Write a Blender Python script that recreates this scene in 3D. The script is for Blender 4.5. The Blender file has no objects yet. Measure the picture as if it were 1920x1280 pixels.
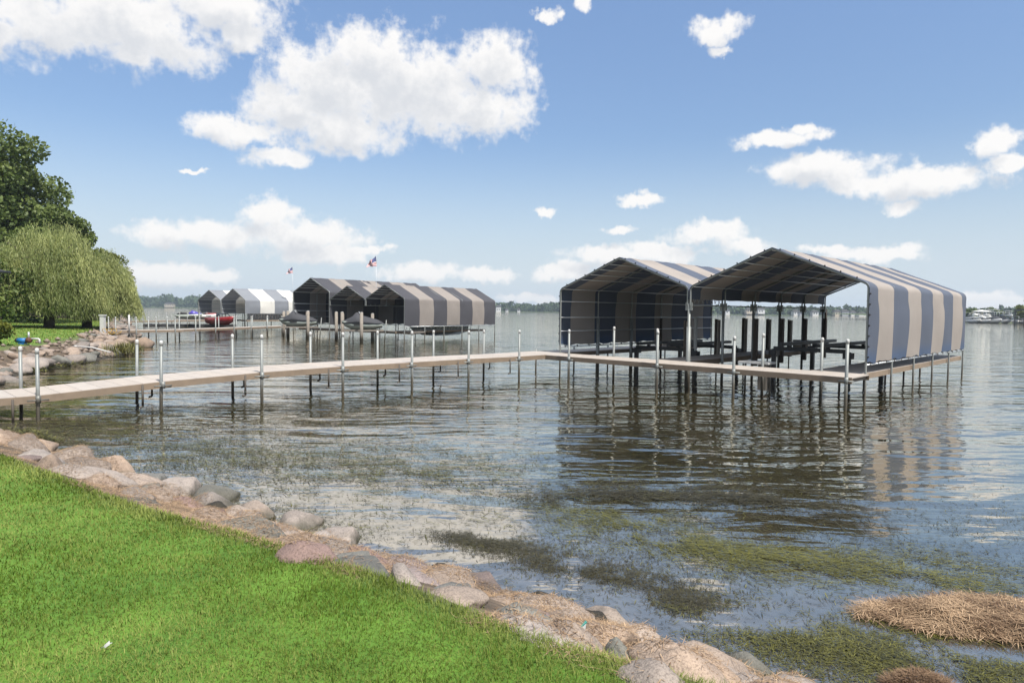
import bpy, math, random
import numpy as np
from mathutils import Vector, Matrix
from mathutils.bvhtree import BVHTree
random.seed(7); rng = np.random.default_rng(7)
S = bpy.context.scene
C = S.collection
R_ = math.radians

# ------------------------------------------------------------------ camera, sky, sun, exposure
F, H, PITCH, ROLL = 1250.0, 2.8, R_(2.70), R_(0.65)
cd = bpy.data.cameras.new('camera'); cam = bpy.data.objects.new('camera', cd); C.objects.link(cam)
cd.sensor_fit = 'HORIZONTAL'; cd.sensor_width = 36.0; cd.lens = F * 36.0 / 1920.0
cd.clip_start = 0.05; cd.clip_end = 9000
cam.location = (0, 0, H)
cam.matrix_world = Matrix.Translation((0, 0, H)) @ Matrix.Rotation(R_(90) - PITCH, 4, 'X') @ Matrix.Rotation(ROLL, 4, 'Z')
S.camera = cam

def ray(x, y):
    u = (x - 960) / F; v = (640 - y) / F
    c, s = math.cos(ROLL), math.sin(ROLL)
    u2 = u * c - v * s; v2 = u * s + v * c
    return (u2, math.cos(PITCH) + v2 * math.sin(PITCH), -math.sin(PITCH) + v2 * math.cos(PITCH))
def at(x, y, z=0.0):
    d = ray(x, y); t = (z - H) / d[2]
    return (d[0] * t, d[1] * t)
def atY(x, y, Y):
    d = ray(x, y); t = Y / d[1]
    return (d[0] * t, Y, H + d[2] * t)

SUN_EL, SUN_AZ = 58.0, 142.0            # azimuth clockwise from +Y
sd_ = Vector((math.sin(R_(SUN_AZ)) * math.cos(R_(SUN_EL)), math.cos(R_(SUN_AZ)) * math.cos(R_(SUN_EL)), math.sin(R_(SUN_EL))))
sl = bpy.data.lights.new('sun', 'SUN'); sl.energy = 3.1; sl.angle = R_(3.0); sl.color = (1.0, 0.95, 0.88)
so = bpy.data.objects.new('sun', sl); C.objects.link(so); so.location = (20, -20, 40)
so.rotation_euler = sd_.to_track_quat('Z', 'Y').to_euler()
S.view_settings.view_transform = 'Standard'; S.view_settings.look = 'None'
S.view_settings.gamma = 1.0; S.view_settings.exposure = 1.1
S.cycles.use_denoising = True
S.cycles.max_bounces = 6; S.cycles.diffuse_bounces = 3; S.cycles.glossy_bounces = 3
S.cycles.transmission_bounces = 3; S.cycles.transparent_max_bounces = 6; S.cycles.volume_bounces = 0
S.cycles.caustics_reflective = False; S.cycles.caustics_refractive = False

class NT:
    """small helper to write node trees as expressions"""
    def __init__(s, tree): s.t = tree; s.n = tree.nodes; s.l = tree.links
    def new(s, typ, **kw):
        n = s.n.new(typ)
        for k, v in kw.items(): setattr(n, k, v)
        return n
    def put(s, sock, v):
        if v is None: return
        if hasattr(v, 'is_output'): s.l.new(v, sock)
        else: sock.default_value = v
    def math(s, op, a, b=None, c=None, clamp=False):
        n = s.new('ShaderNodeMath', operation=op); n.use_clamp = clamp
        for i, v in enumerate((a, b, c)): s.put(n.inputs[i], v)
        return n.outputs[0]
    def vec(s, op, a, b=None, c=None, out=0):
        n = s.new('ShaderNodeVectorMath', operation=op)
        for i, v in enumerate((a, b, c)): s.put(n.inputs[i], v)
        return n.outputs['Value'] if op in ('LENGTH', 'DOT_PRODUCT') else n.outputs[0]
    def noise(s, vec, scale, detail=3, rough=0.5, dim='3D', col=False):
        n = s.new('ShaderNodeTexNoise'); n.noise_dimensions = dim
        s.put(n.inputs['Vector'], vec); n.inputs['Scale'].default_value = scale
        n.inputs['Detail'].default_value = detail; n.inputs['Roughness'].default_value = rough
        return n.outputs['Color' if col else 'Fac']
    def mr(s, v, a, b, c=0.0, d=1.0, smooth=False):
        n = s.new('ShaderNodeMapRange'); n.clamp = True
        if smooth: n.interpolation_type = 'SMOOTHSTEP'
        s.put(n.inputs[0], v)
        for i, q in enumerate((a, b, c, d)): s.put(n.inputs[1 + i], q)
        return n.outputs[0]
    def mix(s, f, a, b):
        n = s.new('ShaderNodeMix', data_type='RGBA')
        s.put(n.inputs[0], f); s.put(n.inputs[6], a); s.put(n.inputs[7], b)
        return n.outputs[2]
    def sep(s, v):
        n = s.new('ShaderNodeSeparateXYZ'); s.put(n.inputs[0], v); return n.outputs
    def comb(s, x, y, z=0.0):
        n = s.new('ShaderNodeCombineXYZ')
        for i, v in enumerate((x, y, z)): s.put(n.inputs[i], v)
        return n.outputs[0]

# world: Nishita sky with broken cumulus
W = bpy.data.worlds.new('World'); S.world = W; W.use_nodes = True
t = NT(W.node_tree); W.node_tree.nodes.clear()
sky = t.new('ShaderNodeTexSky', sky_type='NISHITA'); sky.sun_disc = False
sky.sun_elevation = R_(SUN_EL); sky.sun_rotation = R_(SUN_AZ); sky.air_density = 1.0; sky.dust_density = 0.6; sky.ozone_density = 2.2
CLOUDS = [(700,105,105,55),(620,160,130,68),(780,170,165,85),(925,125,82,58),(905,205,100,45),(560,205,110,45),(455,245,100,26),(645,245,100,42),(520,292,60,20),
 (230,45,190,62),(90,45,130,42),(250,95,60,26),(430,15,110,42),(10,62,60,32),(455,66,45,26),(-120,30,150,60),
 (500,402,55,32),(390,442,125,28),(560,442,120,32),(320,442,75,18),(600,474,110,22),(690,466,42,9),
 (300,515,95,26),(400,518,50,16),(790,510,85,19),(920,517,58,14),
 (1150,480,95,24),(1050,510,65,16),(1330,438,75,24),(1390,460,55,20),(1250,474,75,20),(1158,429,28,10),
 (1640,478,95,16),(1555,470,50,11),(1540,318,112,27),(1610,345,75,24),(1745,340,112,26),(1460,262,85,15),(1500,242,30,14),(1692,384,34,12),
 (1197,376,44,13),(1868,268,36,24),(1892,305,42,17),(1345,58,45,24),(1350,95,26,11),(1028,24,22,12),(1080,12,12,18),(1015,400,24,9),(1860,566,90,16),(360,320,24,6),(1000,560,60,10)]
tc = t.new('ShaderNodeTexCoord')
dirv = t.vec('NORMALIZE', tc.outputs['Generated'])
sx, sy, sz = t.sep(dirv)
az = t.math('ARCTAN2', sx, sy); el = t.math('ARCSINE', sz)
p0 = t.comb(az, el, 0.0)
def cloud_field(p):
    w1 = t.vec('SUBTRACT', t.noise(p, 16, 4, 0.55, '2D', True), (0.5, 0.5, 0.5))
    w2 = t.vec('SUBTRACT', t.noise(p, 55, 4, 0.6, '2D', True), (0.5, 0.5, 0.5))
    q = t.vec('MULTIPLY_ADD', w1, (0.040, 0.030, 0), p)
    q = t.vec('MULTIPLY_ADD', w2, (0.020, 0.016, 0), q)
    best = None
    for (cx, cy, rx, ry) in CLOUDS:
        d = ray(cx, cy); L = math.sqrt(d[0]**2 + d[1]**2 + d[2]**2)
        a0 = math.atan2(d[0], d[1]); e0 = math.asin(d[2] / L)
        k = math.cos(a0)
        ia, ie = 1.0 / (rx / F * k * 1.18), 1.0 / (ry / F * 1.18 * (0.55 + 0.45 * k))
        ln = t.vec('LENGTH', t.vec('MULTIPLY_ADD', q, (ia, ie, 0), (-a0 * ia, -e0 * ie, 0)))
        best = ln if best is None else t.math('SMOOTH_MIN', best, ln, 0.25)
    f = t.math('SUBTRACT', 1.0, best)
    # added cumulus outside the view, denser than in view, to whiten the water's reflections
    g = t.mr(t.noise(q, 3.2, 3, 0.5, '2D'), 0.36, 0.55, -0.6, 0.7)
    out1 = t.mr(t.math('ABSOLUTE', az), 0.75, 0.95); out2 = t.mr(el, 0.50, 0.62)
    up = t.mr(el, 0.03, 0.12)
    g = t.math('SUBTRACT', t.math('MULTIPLY', t.math('MULTIPLY', t.math('ADD', g, 1.0), t.math('MAXIMUM', out1, out2)), up), 1.0)
    return t.math('MAXIMUM', f, g)
fine = t.math('SUBTRACT', t.noise(p0, 70, 7, 0.62, '2D'), 0.5)
mid = t.math('SUBTRACT', t.noise(p0, 24, 5, 0.55, '2D'), 0.5)
f0 = cloud_field(p0)
f0n = t.math('ADD', f0, t.math('ADD', t.math('MULTIPLY', fine, 0.62), t.math('MULTIPLY', mid, 0.95)))
alpha = t.mr(f0n, -0.02, 0.54, 0.0, 1.0, True)
f1 = cloud_field(t.vec('ADD', p0, (0.010, 0.022, 0)))
f1n = t.math('ADD', f1, t.math('ADD', t.math('MULTIPLY', fine, 0.5), t.math('MULTIPLY', mid, 1.1)))
shade = t.mr(f1n, 0.10, 1.05, 0.0, 1.0, True)
ccol = t.mix(shade, (5.6, 5.5, 5.4, 1), (4.1, 4.2, 4.4, 1))
hz = t.mr(el, 0.0, 0.26, 0.92, 0.0, True)
hsv = t.new('ShaderNodeHueSaturation'); hsv.inputs['Saturation'].default_value = 1.0; t.put(hsv.inputs['Color'], sky.outputs[0])
gf = t.mr(el, 0.08, 0.42, 0.68, 1.0); grad = t.comb(gf, gf, gf)
skyc = t.mix(hz, t.vec('MULTIPLY', t.vec('MULTIPLY', hsv.outputs[0], (0.97, 0.98, 1.0)), grad), (3.7, 4.2, 4.7, 1))
skycol = t.mix(t.math('MULTIPLY', alpha, 0.97), skyc, ccol)
bg = t.new('ShaderNodeBackground'); t.put(bg.inputs[0], skycol); bg.inputs[1].default_value = 0.085
wo = t.new('ShaderNodeOutputWorld'); t.l.new(bg.outputs[0], wo.inputs[0])
W.cycles.sampling_method = 'MANUAL'; W.cycles.sample_map_resolution = 512

# ------------------------------------------------------------------ materials
MATS = {}
def mat(name, col, rough=0.7, metal=0.0, var=0.25, scale=6.0, col2=None, bump=0.0, bscale=20.0, trans=0.0, spec=0.5, stain=None, obj_random=0.0, attr=None, detail=4, coords='pos'):
    if name in MATS: return MATS[name]
    m = bpy.data.materials.new(name); m.use_nodes = True; m.node_tree.nodes.clear(); k = NT(m.node_tree)
    geo = k.new('ShaderNodeNewGeometry'); P = geo.outputs['Position']
    if coords == 'obj': P = k.new('ShaderNodeTexCoord').outputs['Object']
    c2 = col2 or tuple(c * (1 - var) for c in col[:3])
    n1 = k.noise(P, scale, detail, 0.6)
    c = k.mix(k.mr(n1, 0.3, 0.7), (*c2[:3], 1), (*col[:3], 1))
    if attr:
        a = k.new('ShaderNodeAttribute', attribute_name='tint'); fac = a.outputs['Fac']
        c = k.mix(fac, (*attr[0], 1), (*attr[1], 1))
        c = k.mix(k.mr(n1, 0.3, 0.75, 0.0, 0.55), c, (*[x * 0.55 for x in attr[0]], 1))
    if obj_random:
        oi = k.new('ShaderNodeObjectInfo')
        hs = k.new('ShaderNodeHueSaturation'); k.put(hs.inputs['Color'], c)
        k.put(hs.inputs['Value'], k.mr(oi.outputs['Random'], 0, 1, 1 - obj_random, 1 + obj_random)); k.put(hs.inputs['Saturation'], k.mr(k.math('FRACT', k.math('MULTIPLY', oi.outputs['Random'], 7.3)), 0, 1, 1 - 2*obj_random, 1 + 2*obj_random))
        c = hs.outputs[0]
    if stain:
        z = k.sep(geo.outputs['Position'])[2]
        zz = k.math('ADD', z, k.math('MULTIPLY', k.noise(P, 9, 3), 0.25))
        c = k.mix(k.mr(zz, stain[0], stain[1]), (*stain[2], 1), c)
    b = k.new('ShaderNodeBsdfPrincipled'); k.put(b.inputs['Base Color'], c)
    b.inputs['Metallic'].default_value = metal; b.inputs['Specular IOR Level'].default_value = spec
    k.put(b.inputs['Roughness'], k.mr(n1, 0.2, 0.8, max(0, rough - 0.08), min(1, rough + 0.08)))
    if bump:
        bn = k.new('ShaderNodeBump'); bn.inputs['Strength'].default_value = 1.0; bn.inputs['Distance'].default_value = bump
        k.put(bn.inputs['Height'], k.noise(P, bscale, 5, 0.6)); k.l.new(bn.outputs[0], b.inputs['Normal'])
    out = k.new('ShaderNodeOutputMaterial'); sh = b.outputs[0]
    if trans:
        tr = k.new('ShaderNodeBsdfTranslucent'); k.put(tr.inputs[0], c)
        ms = k.new('ShaderNodeMixShader'); ms.inputs[0].default_value = trans
        k.l.new(sh, ms.inputs[1]); k.l.new(tr.outputs[0], ms.inputs[2]); sh = ms.outputs[0]
    k.l.new(sh, out.inputs[0]); MATS[name] = m
    return m
ALG = (0.035, 0.032, 0.022)
GALV = mat('galvanised steel', (0.25, 0.265, 0.255), 0.5, 0.25, 0.2, 9, stain=(0.5, 0.95, (0.11, 0.10, 0.08)))
GALVF = mat('galvanised frame tube', (0.55, 0.58, 0.6), 0.42, 0.5, 0.2, 9)
PVC = mat('white pvc', (0.55, 0.55, 0.53), 0.5, 0, 0.12, 7)
DECK = mat('tan composite decking', (0.43, 0.385, 0.34), 0.75, 0, 0.16, 5, bump=0.004, bscale=40, obj_random=0.05)
FASC = mat('brown dock fascia', (0.25, 0.19, 0.135), 0.75, 0, 0.25, 3)
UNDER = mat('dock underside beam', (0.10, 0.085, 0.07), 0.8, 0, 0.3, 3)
WOODP = mat('weathered wood piling', (0.29, 0.255, 0.215), 0.85, 0, 0.35, 5, bump=0.006, bscale=25, stain=(0.35, 0.8, ALG))
DARKP = mat('dark brown treated post', (0.088, 0.070, 0.054), 0.8, 0, 0.4, 6, bump=0.004)
DARKM = mat('dark lift metal', (0.05, 0.052, 0.055), 0.5, 0.3, 0.3, 4)
BLUE = mat('blue awning fabric', (0.080, 0.097, 0.135), 0.85, 0, 0.2, 0.8, bump=0.006, bscale=9, trans=0.03, stain=(1.55, 1.9, (0.048, 0.078, 0.140)))
TAUPE = mat('taupe awning fabric', (0.31, 0.275, 0.245), 0.85, 0, 0.14, 0.8, bump=0.006, bscale=9, trans=0.03)
CHAR = mat('charcoal awning fabric', (0.065, 0.065, 0.075), 0.85, 0, 0.15, 1.3, trans=0.08)
GREYT = mat('grey taupe awning fabric', (0.27, 0.24, 0.215), 0.85, 0, 0.12, 1.3, trans=0.08)
WHITEF = mat('white awning fabric', (0.78, 0.76, 0.70), 0.8, 0, 0.05, 1.3, trans=0.2)
SLATE = mat('slate blue awning fabric', (0.23, 0.245, 0.27), 0.85, 0, 0.12, 1.3, trans=0.12)
BLACK = mat('black rubber', (0.012, 0.012, 0.013), 0.6)
COVER = mat('charcoal marine cover', (0.05, 0.052, 0.06), 0.8, 0, 0.25, 3, bump=0.01, bscale=9)
HULLW = mat('white gelcoat', (0.72, 0.72, 0.70), 0.25, 0, 0.08, 2)
HULLG = mat('silver green gelcoat', (0.36, 0.40, 0.36), 0.3, 0, 0.15, 2)
RED = mat('red gelcoat', (0.25, 0.018, 0.02), 0.3, 0, 0.1, 2)
BLUEC = mat('bright blue canvas', (0.02, 0.16, 0.42), 0.7, 0, 0.2, 3)
PURPLE = mat('violet blue gelcoat', (0.09, 0.07, 0.42), 0.3)
PINKR = mat('faded red gelcoat', (0.45, 0.10, 0.10), 0.4)
GLASS = mat('dark tinted glass', (0.02, 0.025, 0.03), 0.08)
BOXB = mat('beige plastic box', (0.42, 0.37, 0.31), 0.6, 0, 0.15, 3)
BARK = mat('bark', (0.075, 0.058, 0.043), 0.9, 0, 0.4, 6, bump=0.03, bscale=9)
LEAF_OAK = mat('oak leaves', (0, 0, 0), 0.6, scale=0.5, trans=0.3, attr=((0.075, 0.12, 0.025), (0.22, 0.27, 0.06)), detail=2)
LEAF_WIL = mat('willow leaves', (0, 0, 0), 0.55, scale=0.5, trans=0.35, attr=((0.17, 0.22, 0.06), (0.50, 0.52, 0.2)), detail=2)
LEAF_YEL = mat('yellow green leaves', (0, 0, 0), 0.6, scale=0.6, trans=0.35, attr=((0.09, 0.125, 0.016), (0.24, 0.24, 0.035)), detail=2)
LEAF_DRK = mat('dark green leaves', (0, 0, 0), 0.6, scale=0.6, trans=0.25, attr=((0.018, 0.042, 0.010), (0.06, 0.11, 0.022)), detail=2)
LEAF_FAR = mat('distant wood foliage', (0, 0, 0), 0.8, scale=0.02, attr=((0.022, 0.05, 0.014), (0.065, 0.105, 0.03)), detail=3)
GRASS = mat('lawn grass blades', (0, 0, 0), 0.65, spec=0.15, scale=1.1, trans=0.3, attr=((0.088, 0.148, 0.010), (0.37, 0.405, 0.12)), detail=3)
STRAW = mat('dry straw', (0, 0, 0), 0.8, scale=2.5, trans=0.1, attr=((0.13, 0.072, 0.035), (0.58, 0.41, 0.25)))
WEEDG = mat('green water weed', (0, 0, 0), 0.45, scale=1.5, attr=((0.035, 0.035, 0.010), (0.22, 0.21, 0.035)))
WEEDD = mat('dark brown water weed', (0, 0, 0), 0.5, scale=1.5, attr=((0.02, 0.017, 0.009), (0.085, 0.075, 0.028)))
MUD = mat('wet dark weed clump', (0.04, 0.033, 0.02), 0.7, 0, 0.6, 9, bump=0.05, bscale=14)
def rock_mat(name, a, b, c):
    m = bpy.data.materials.new(name); m.use_nodes = True; m.node_tree.nodes.clear(); k = NT(m.node_tree)
    P = k.new('ShaderNodeNewGeometry').outputs['Position']; oi = k.new('ShaderNodeObjectInfo')
    big = k.noise(P, 3.5, 6, 0.7); col = k.mix(k.mr(big, 0.38, 0.62), (*a, 1), (*b, 1))
    sp = k.noise(P, 70, 3, 0.7); col = k.mix(k.mr(sp, 0.48, 0.64, 0, 0.75), col, (*c, 1)); lich = k.noise(P, 11, 5, 0.7); col = k.mix(k.mr(lich, 0.56, 0.66, 0, 0.6), col, (*[0.55*x_ for x_ in b], 1))
    hs = k.new('ShaderNodeHueSaturation'); k.put(hs.inputs['Color'], col)
    k.put(hs.inputs['Value'], k.mr(oi.outputs['Random'], 0, 1, 0.72, 1.15)); k.put(hs.inputs['Saturation'], k.mr(k.math('FRACT', k.math('MULTIPLY', oi.outputs['Random'], 5.7)), 0, 1, 0.5, 1.05))
    z = k.sep(P)[2]; wet = k.mr(k.math('ADD', z, k.math('MULTIPLY', k.noise(P, 5, 3), 0.2)), 0.10, 0.24)
    col = k.mix(wet, (0.05, 0.045, 0.025, 1), hs.outputs[0])
    b_ = k.new('ShaderNodeBsdfPrincipled'); k.put(b_.inputs['Base Color'], col); k.put(b_.inputs['Roughness'], k.mr(wet, 0, 1, 0.35, 0.85))
    bn = k.new('ShaderNodeBump'); bn.inputs['Distance'].default_value = 0.03; k.put(bn.inputs['Height'], k.math('ADD', k.noise(P, 9, 6, 0.65), k.math('MULTIPLY', k.noise(P, 60, 3), 0.2)))
    k.l.new(bn.outputs[0], b_.inputs['Normal']); o = k.new('ShaderNodeOutputMaterial'); k.l.new(b_.outputs[0], o.inputs[0]); return m
ROCKT = rock_mat('tan pink granite', (0.36, 0.268, 0.195), (0.25, 0.19, 0.145), (0.14, 0.10, 0.075))
ROCKP = rock_mat('red pink granite', (0.28, 0.185, 0.155), (0.20, 0.135, 0.115), (0.11, 0.07, 0.06))
ROCKG = rock_mat('grey green fieldstone', (0.20, 0.19, 0.16), (0.14, 0.14, 0.12), (0.085, 0.085, 0.075))

# ------------------------------------------------------------------ mesh helpers
def thing(name, label, cat, loc=(0, 0, 0), group=None):
    o = bpy.data.objects.new(name, None); C.objects.link(o); o.location = loc; o.empty_display_size = 0.3
    o['label'] = label; o['category'] = cat
    if group: o['group'] = group
    return o
def tag(o, label, cat, group=None, kind=None):
    if kind: o['kind'] = kind
    o['label'] = label; o['category'] = cat
    if group: o['group'] = group
    return o
class MB:
    """collects shapes in world coordinates; build() links them as one mesh object"""
    def __init__(s, org=(0, 0, 0), fx=None): s.v = []; s.f = []; s.m = []; s.org = Vector(org); s.fx = fx; s.mi = 0; s.sm = []
    def add(s, vs, fs, smooth=False):
        b = len(s.v); s.v += [s.fx(*p) if s.fx else tuple(p) for p in vs]
        for f in fs: s.f.append(tuple(b + i for i in f)); s.m.append(s.mi); s.sm.append(smooth)
        return s
    def box(s, x0, x1, y0, y1, z0, z1):
        return s.add([(x0,y0,z0),(x1,y0,z0),(x1,y1,z0),(x0,y1,z0),(x0,y0,z1),(x1,y0,z1),(x1,y1,z1),(x0,y1,z1)],
                     [(3,2,1,0),(4,5,6,7),(0,1,5,4),(1,2,6,5),(2,3,7,6),(3,0,4,7)])
    def slab(s, q, th):
        return s.add([(p[0], p[1], p[2] - th) for p in q] + [tuple(p) for p in q], [(3,2,1,0),(4,5,6,7),(0,1,5,4),(1,2,6,5),(2,3,7,6),(3,0,4,7)])
    def tube(s, pts, r, n=8, caps=True):
        pts = [Vector(p) for p in pts]; vs = []; fs = []; rr = r if isinstance(r, (list, tuple)) else [r] * len(pts)
        for i, p in enumerate(pts):
            d = (pts[min(i+1, len(pts)-1)] - pts[max(i-1, 0)]).normalized()
            u = d.cross(Vector((0, 0, 1)) if abs(d.z) < 0.95 else Vector((1, 0, 0))).normalized(); w = d.cross(u)
            vs += [p + (u * math.cos(a) + w * math.sin(a)) * rr[i] for a in (2 * math.pi * k / n for k in range(n))]
        for i in range(len(pts) - 1):
            for k in range(n):
                a = i * n + k; b = i * n + (k + 1) % n; fs.append((a, b, b + n, a + n))
        if caps: fs += [tuple(range(n))[::-1], tuple(range((len(pts)-1)*n, len(pts)*n))]
        return s.add(vs, fs, True)
    def loft(s, secs, close=True, caps=True):
        n = len(secs[0]); vs = [p for q in secs for p in q]; fs = []
        for i in range(len(secs) - 1):
            for k in range(n if close else n - 1):
                a = i*n + k; b = i*n + (k+1) % n; fs.append((a, b, b+n, a+n))
        if caps: fs += [tuple(range(n))[::-1], tuple(range((len(secs)-1)*n, len(secs)*n))]
        return s.add(vs, fs, True)
    def build(s, name, m, parent=None, org=None):
        o_ = Vector(org) if org is not None else (Vector(parent.location) if parent is not None and parent.type == 'EMPTY' else Vector((0,0,0)))
        if parent is not None and parent.type != 'EMPTY': o_ = Vector(parent['org']) if 'org' in parent else o_
        me = bpy.data.meshes.new(name); me.from_pydata([tuple(Vector(p) - o_) for p in s.v], [], s.f)
        for x in (m if isinstance(m, (list, tuple)) else [m]): me.materials.append(x)
        me.polygons.foreach_set('material_index', s.m); me.polygons.foreach_set('use_smooth', s.sm); me.update()
        o = bpy.data.objects.new(name, me); C.objects.link(o)
        if parent is not None: o.parent = parent
        else: o.location = o_
        SUBORG[o.name] = tuple(o_)
        return o
SUBORG = {}
def sub(mb, name, m, part):
    """sub-part: same origin as its part"""
    o = mb.build(name, m, None, org=SUBORG[part.name]); o.location = (0, 0, 0); o.parent = part; return o
def copy_tree(o, parent=None):
    c = o.copy(); C.objects.link(c); c.parent = parent
    for ch in list(o.children): copy_tree(ch, c)
    return c
def np_mesh(name, V, Fq, m, tint=None, smooth=False):
    """fast mesh from numpy: V (n,3), Fq (f,k)"""
    me = bpy.data.meshes.new(name); n, k = Fq.shape
    me.vertices.add(len(V)); me.vertices.foreach_set('co', V.astype(np.float32).ravel())
    me.loops.add(n * k); me.loops.foreach_set('vertex_index', Fq.astype(np.int32).ravel())
    me.polygons.add(n); me.polygons.foreach_set('loop_start', np.arange(0, n * k, k, dtype=np.int32)); me.polygons.foreach_set('loop_total', np.full(n, k, np.int32))
    if smooth: me.polygons.foreach_set('use_smooth', np.ones(n, bool))
    if tint is not None:
        a = me.attributes.new('tint', 'FLOAT', 'POINT'); a.data.foreach_set('value', tint.astype(np.float32))
    me.materials.append(m); me.update(calc_edges=True)
    o = bpy.data.objects.new(name, me); C.objects.link(o); return o
def vnoise(x, y, sc, seed=0):
    """smooth value noise 0..1"""
    r = np.random.default_rng(seed).random((64, 64)); x = np.asarray(x) * sc; y = np.asarray(y) * sc
    xi = np.floor(x).astype(int); yi = np.floor(y).astype(int); fx = x - xi; fy = y - yi
    fx = fx*fx*(3-2*fx); fy = fy*fy*(3-2*fy); g = lambda i, j: r[i % 64, j % 64]
    return (g(xi,yi)*(1-fx)+g(xi+1,yi)*fx)*(1-fy) + (g(xi,yi+1)*(1-fx)+g(xi+1,yi+1)*fx)*fy
def fbm(x, y, sc, seed=0): return (vnoise(x,y,sc,seed)*4 + vnoise(x,y,sc*2.1,seed+1)*2 + vnoise(x,y,sc*4.3,seed+2))/7
def blades(P, ang, length, width, lift, bend, tint, name, m):
    """P (n,3) roots; each blade is a bent strip: quad + tip triangle given as two quads' worth of triangles"""
    n = len(P); d = np.stack([np.cos(ang), np.sin(ang), np.zeros(n)], 1); s = np.stack([-np.sin(ang), np.cos(ang), np.zeros(n)], 1)
    up = np.array([0, 0, 1.0]); L = length[:, None]; w = width[:, None] * 0.5
    cl, sl_ = np.cos(lift)[:, None], np.sin(lift)[:, None]
    mid = P + (d * cl + up * sl_) * L * 0.55
    l2 = (lift - bend); tip = mid + (d * np.cos(l2)[:, None] + up * np.sin(l2)[:, None]) * L * 0.45
    V = np.stack([P - s*w, P + s*w, mid + s*w*0.8, mid - s*w*0.8, tip], 1).reshape(-1, 3)
    b = (np.arange(n) * 5)[:, None]
    T = np.concatenate([b + np.array([[0,1,2]]), b + np.array([[0,2,3]]), b + np.array([[3,2,4]])], 0)
    return np_mesh(name, V, T, m, np.repeat(tint, 5))

# ------------------------------------------------------------------ terrain
SH = [(40,-30),(14,-6),(6,1.6),(3.5,4.0),(2.3,4.75),(1.3,5.35),(.5,6.0),(-.5,6.75),(-1.4,7.3),(-2.5,7.95),(-4.4,9.4),(-6.4,10.85),(-9.6,13.3),(-12.2,15.2),(-15.5,17),(-18.5,19.3),(-20.2,22)]
SH += [at(x, y, 0.05) for x, y in [(0,719),(37,702),(71,693),(105,689),(135,683),(180,675),(206,670),(240,657),(249,644),(258,632),(255,618),(246,608),(236,600),(226,591),(214,586)]]
SH += [(-160, 175), (-300, 260), (-400, 260), (-400, -60), (40, -60)]
SH = np.array(SH)
def shore_d(x, y):
    """signed distance to the water edge, positive on land"""
    x = np.asarray(x, float); y = np.asarray(y, float); best = np.full(x.shape, 1e9); ins = np.zeros(x.shape, bool)
    n = len(SH)
    for i in range(n):
        (ax, ay), (bx, by) = SH[i], SH[(i+1) % n]
        dx, dy = bx-ax, by-ay; tt = np.clip(((x-ax)*dx + (y-ay)*dy) / (dx*dx+dy*dy), 0, 1)
        best = np.minimum(best, (x-ax-tt*dx)**2 + (y-ay-tt*dy)**2)
        c = (ay > y) != (by > y)
        with np.errstate(divide='ignore', invalid='ignore'): ins ^= c & (x < (bx-ax)*(y-ay)/(by-ay if by != ay else 1e-9) + ax)
    return np.where(ins, 1, -1) * np.sqrt(best)
def bank_w(y): tt = np.clip((np.asarray(y)-16)/12, 0, 1); t2 = np.clip((np.asarray(y)-4.2)/4.0, 0, 1); return 1.9 + 0.15*t2 + 0.75*tt*tt*(3-2*tt)
def gz(x, y, d=None):
    d = shore_d(x, y) if d is None else d; wb = bank_w(y)
    e = np.clip(d / wb, 0, 1)
    z = np.where(d < 0, np.maximum(-1.5, d*0.32) - 0.04, -0.04 + 0.92*e**0.9)
    z = z + np.clip(d - wb, 0, 25)*(0.010 + 0.022*np.clip((np.asarray(y) - 18)/12, 0, 1))
    return z + np.where(d > wb*0.9, 0.035*(fbm(x, y, 0.5, 3)-0.5), 0)
def axis(a, b, c, lo, hi, n1, n2):
    return np.unique(np.round(np.concatenate([np.linspace(a, lo, n1), np.linspace(lo, hi, n2), np.linspace(hi, b, n1)]), 3))
gx = np.unique(np.concatenate([np.linspace(-300,-60,30), np.linspace(-60,-12,70), np.linspace(-12,8,110), np.linspace(8,40,12)]))
gy = np.unique(np.concatenate([np.linspace(-50,-2,16), np.linspace(-2,18,100), np.linspace(18,100,110), np.linspace(100,230,20)]))
GX, GY = np.meshgrid(gx, gy, indexing='ij'); GD = shore_d(GX, GY); GZ = gz(GX, GY, GD)
ny = len(gy); ii, jj = np.meshgrid(np.arange(len(gx)-1), np.arange(ny-1), indexing='ij')
a_ = (ii*ny+jj).ravel(); quads = np.stack([a_, a_+ny, a_+ny+1, a_+1], 1)
mg = bpy.data.materials.new('lawn soil and bank'); mg.use_nodes = True; mg.node_tree.nodes.clear(); k = NT(mg.node_tree)
P = k.new('ShaderNodeNewGeometry').outputs['Position']; la = k.new('ShaderNodeAttribute', attribute_name='tint').outputs['Fac']
gcol = k.mix(k.mr(k.noise(P, 1.2, 5, 0.6), 0.3, 0.7), (0.055, 0.14, 0.010, 1), (0.12, 0.235, 0.022, 1))
scol = k.mix(k.mr(k.noise(P, 4, 5, 0.7), 0.35, 0.65), (0.055, 0.042, 0.028, 1), (0.17, 0.125, 0.085, 1))
zz = k.sep(P)[2]; scol = k.mix(k.mr(zz, 0.05, 0.25), (0.035, 0.03, 0.02, 1), scol)
b = k.new('ShaderNodeBsdfPrincipled'); k.put(b.inputs['Base Color'], k.mix(la, scol, gcol)); b.inputs['Roughness'].default_value = 0.9
bn = k.new('ShaderNodeBump'); bn.inputs['Distance'].default_value = 0.03; k.put(bn.inputs['Height'], k.noise(P, 14, 5, 0.7)); k.l.new(bn.outputs[0], b.inputs['Normal'])
o = k.new('ShaderNodeOutputMaterial'); k.l.new(b.outputs[0], o.inputs[0])
lawn_att = np.clip((GD - bank_w(GY) + 0.15) / 0.3, 0, 1).ravel()
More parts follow.
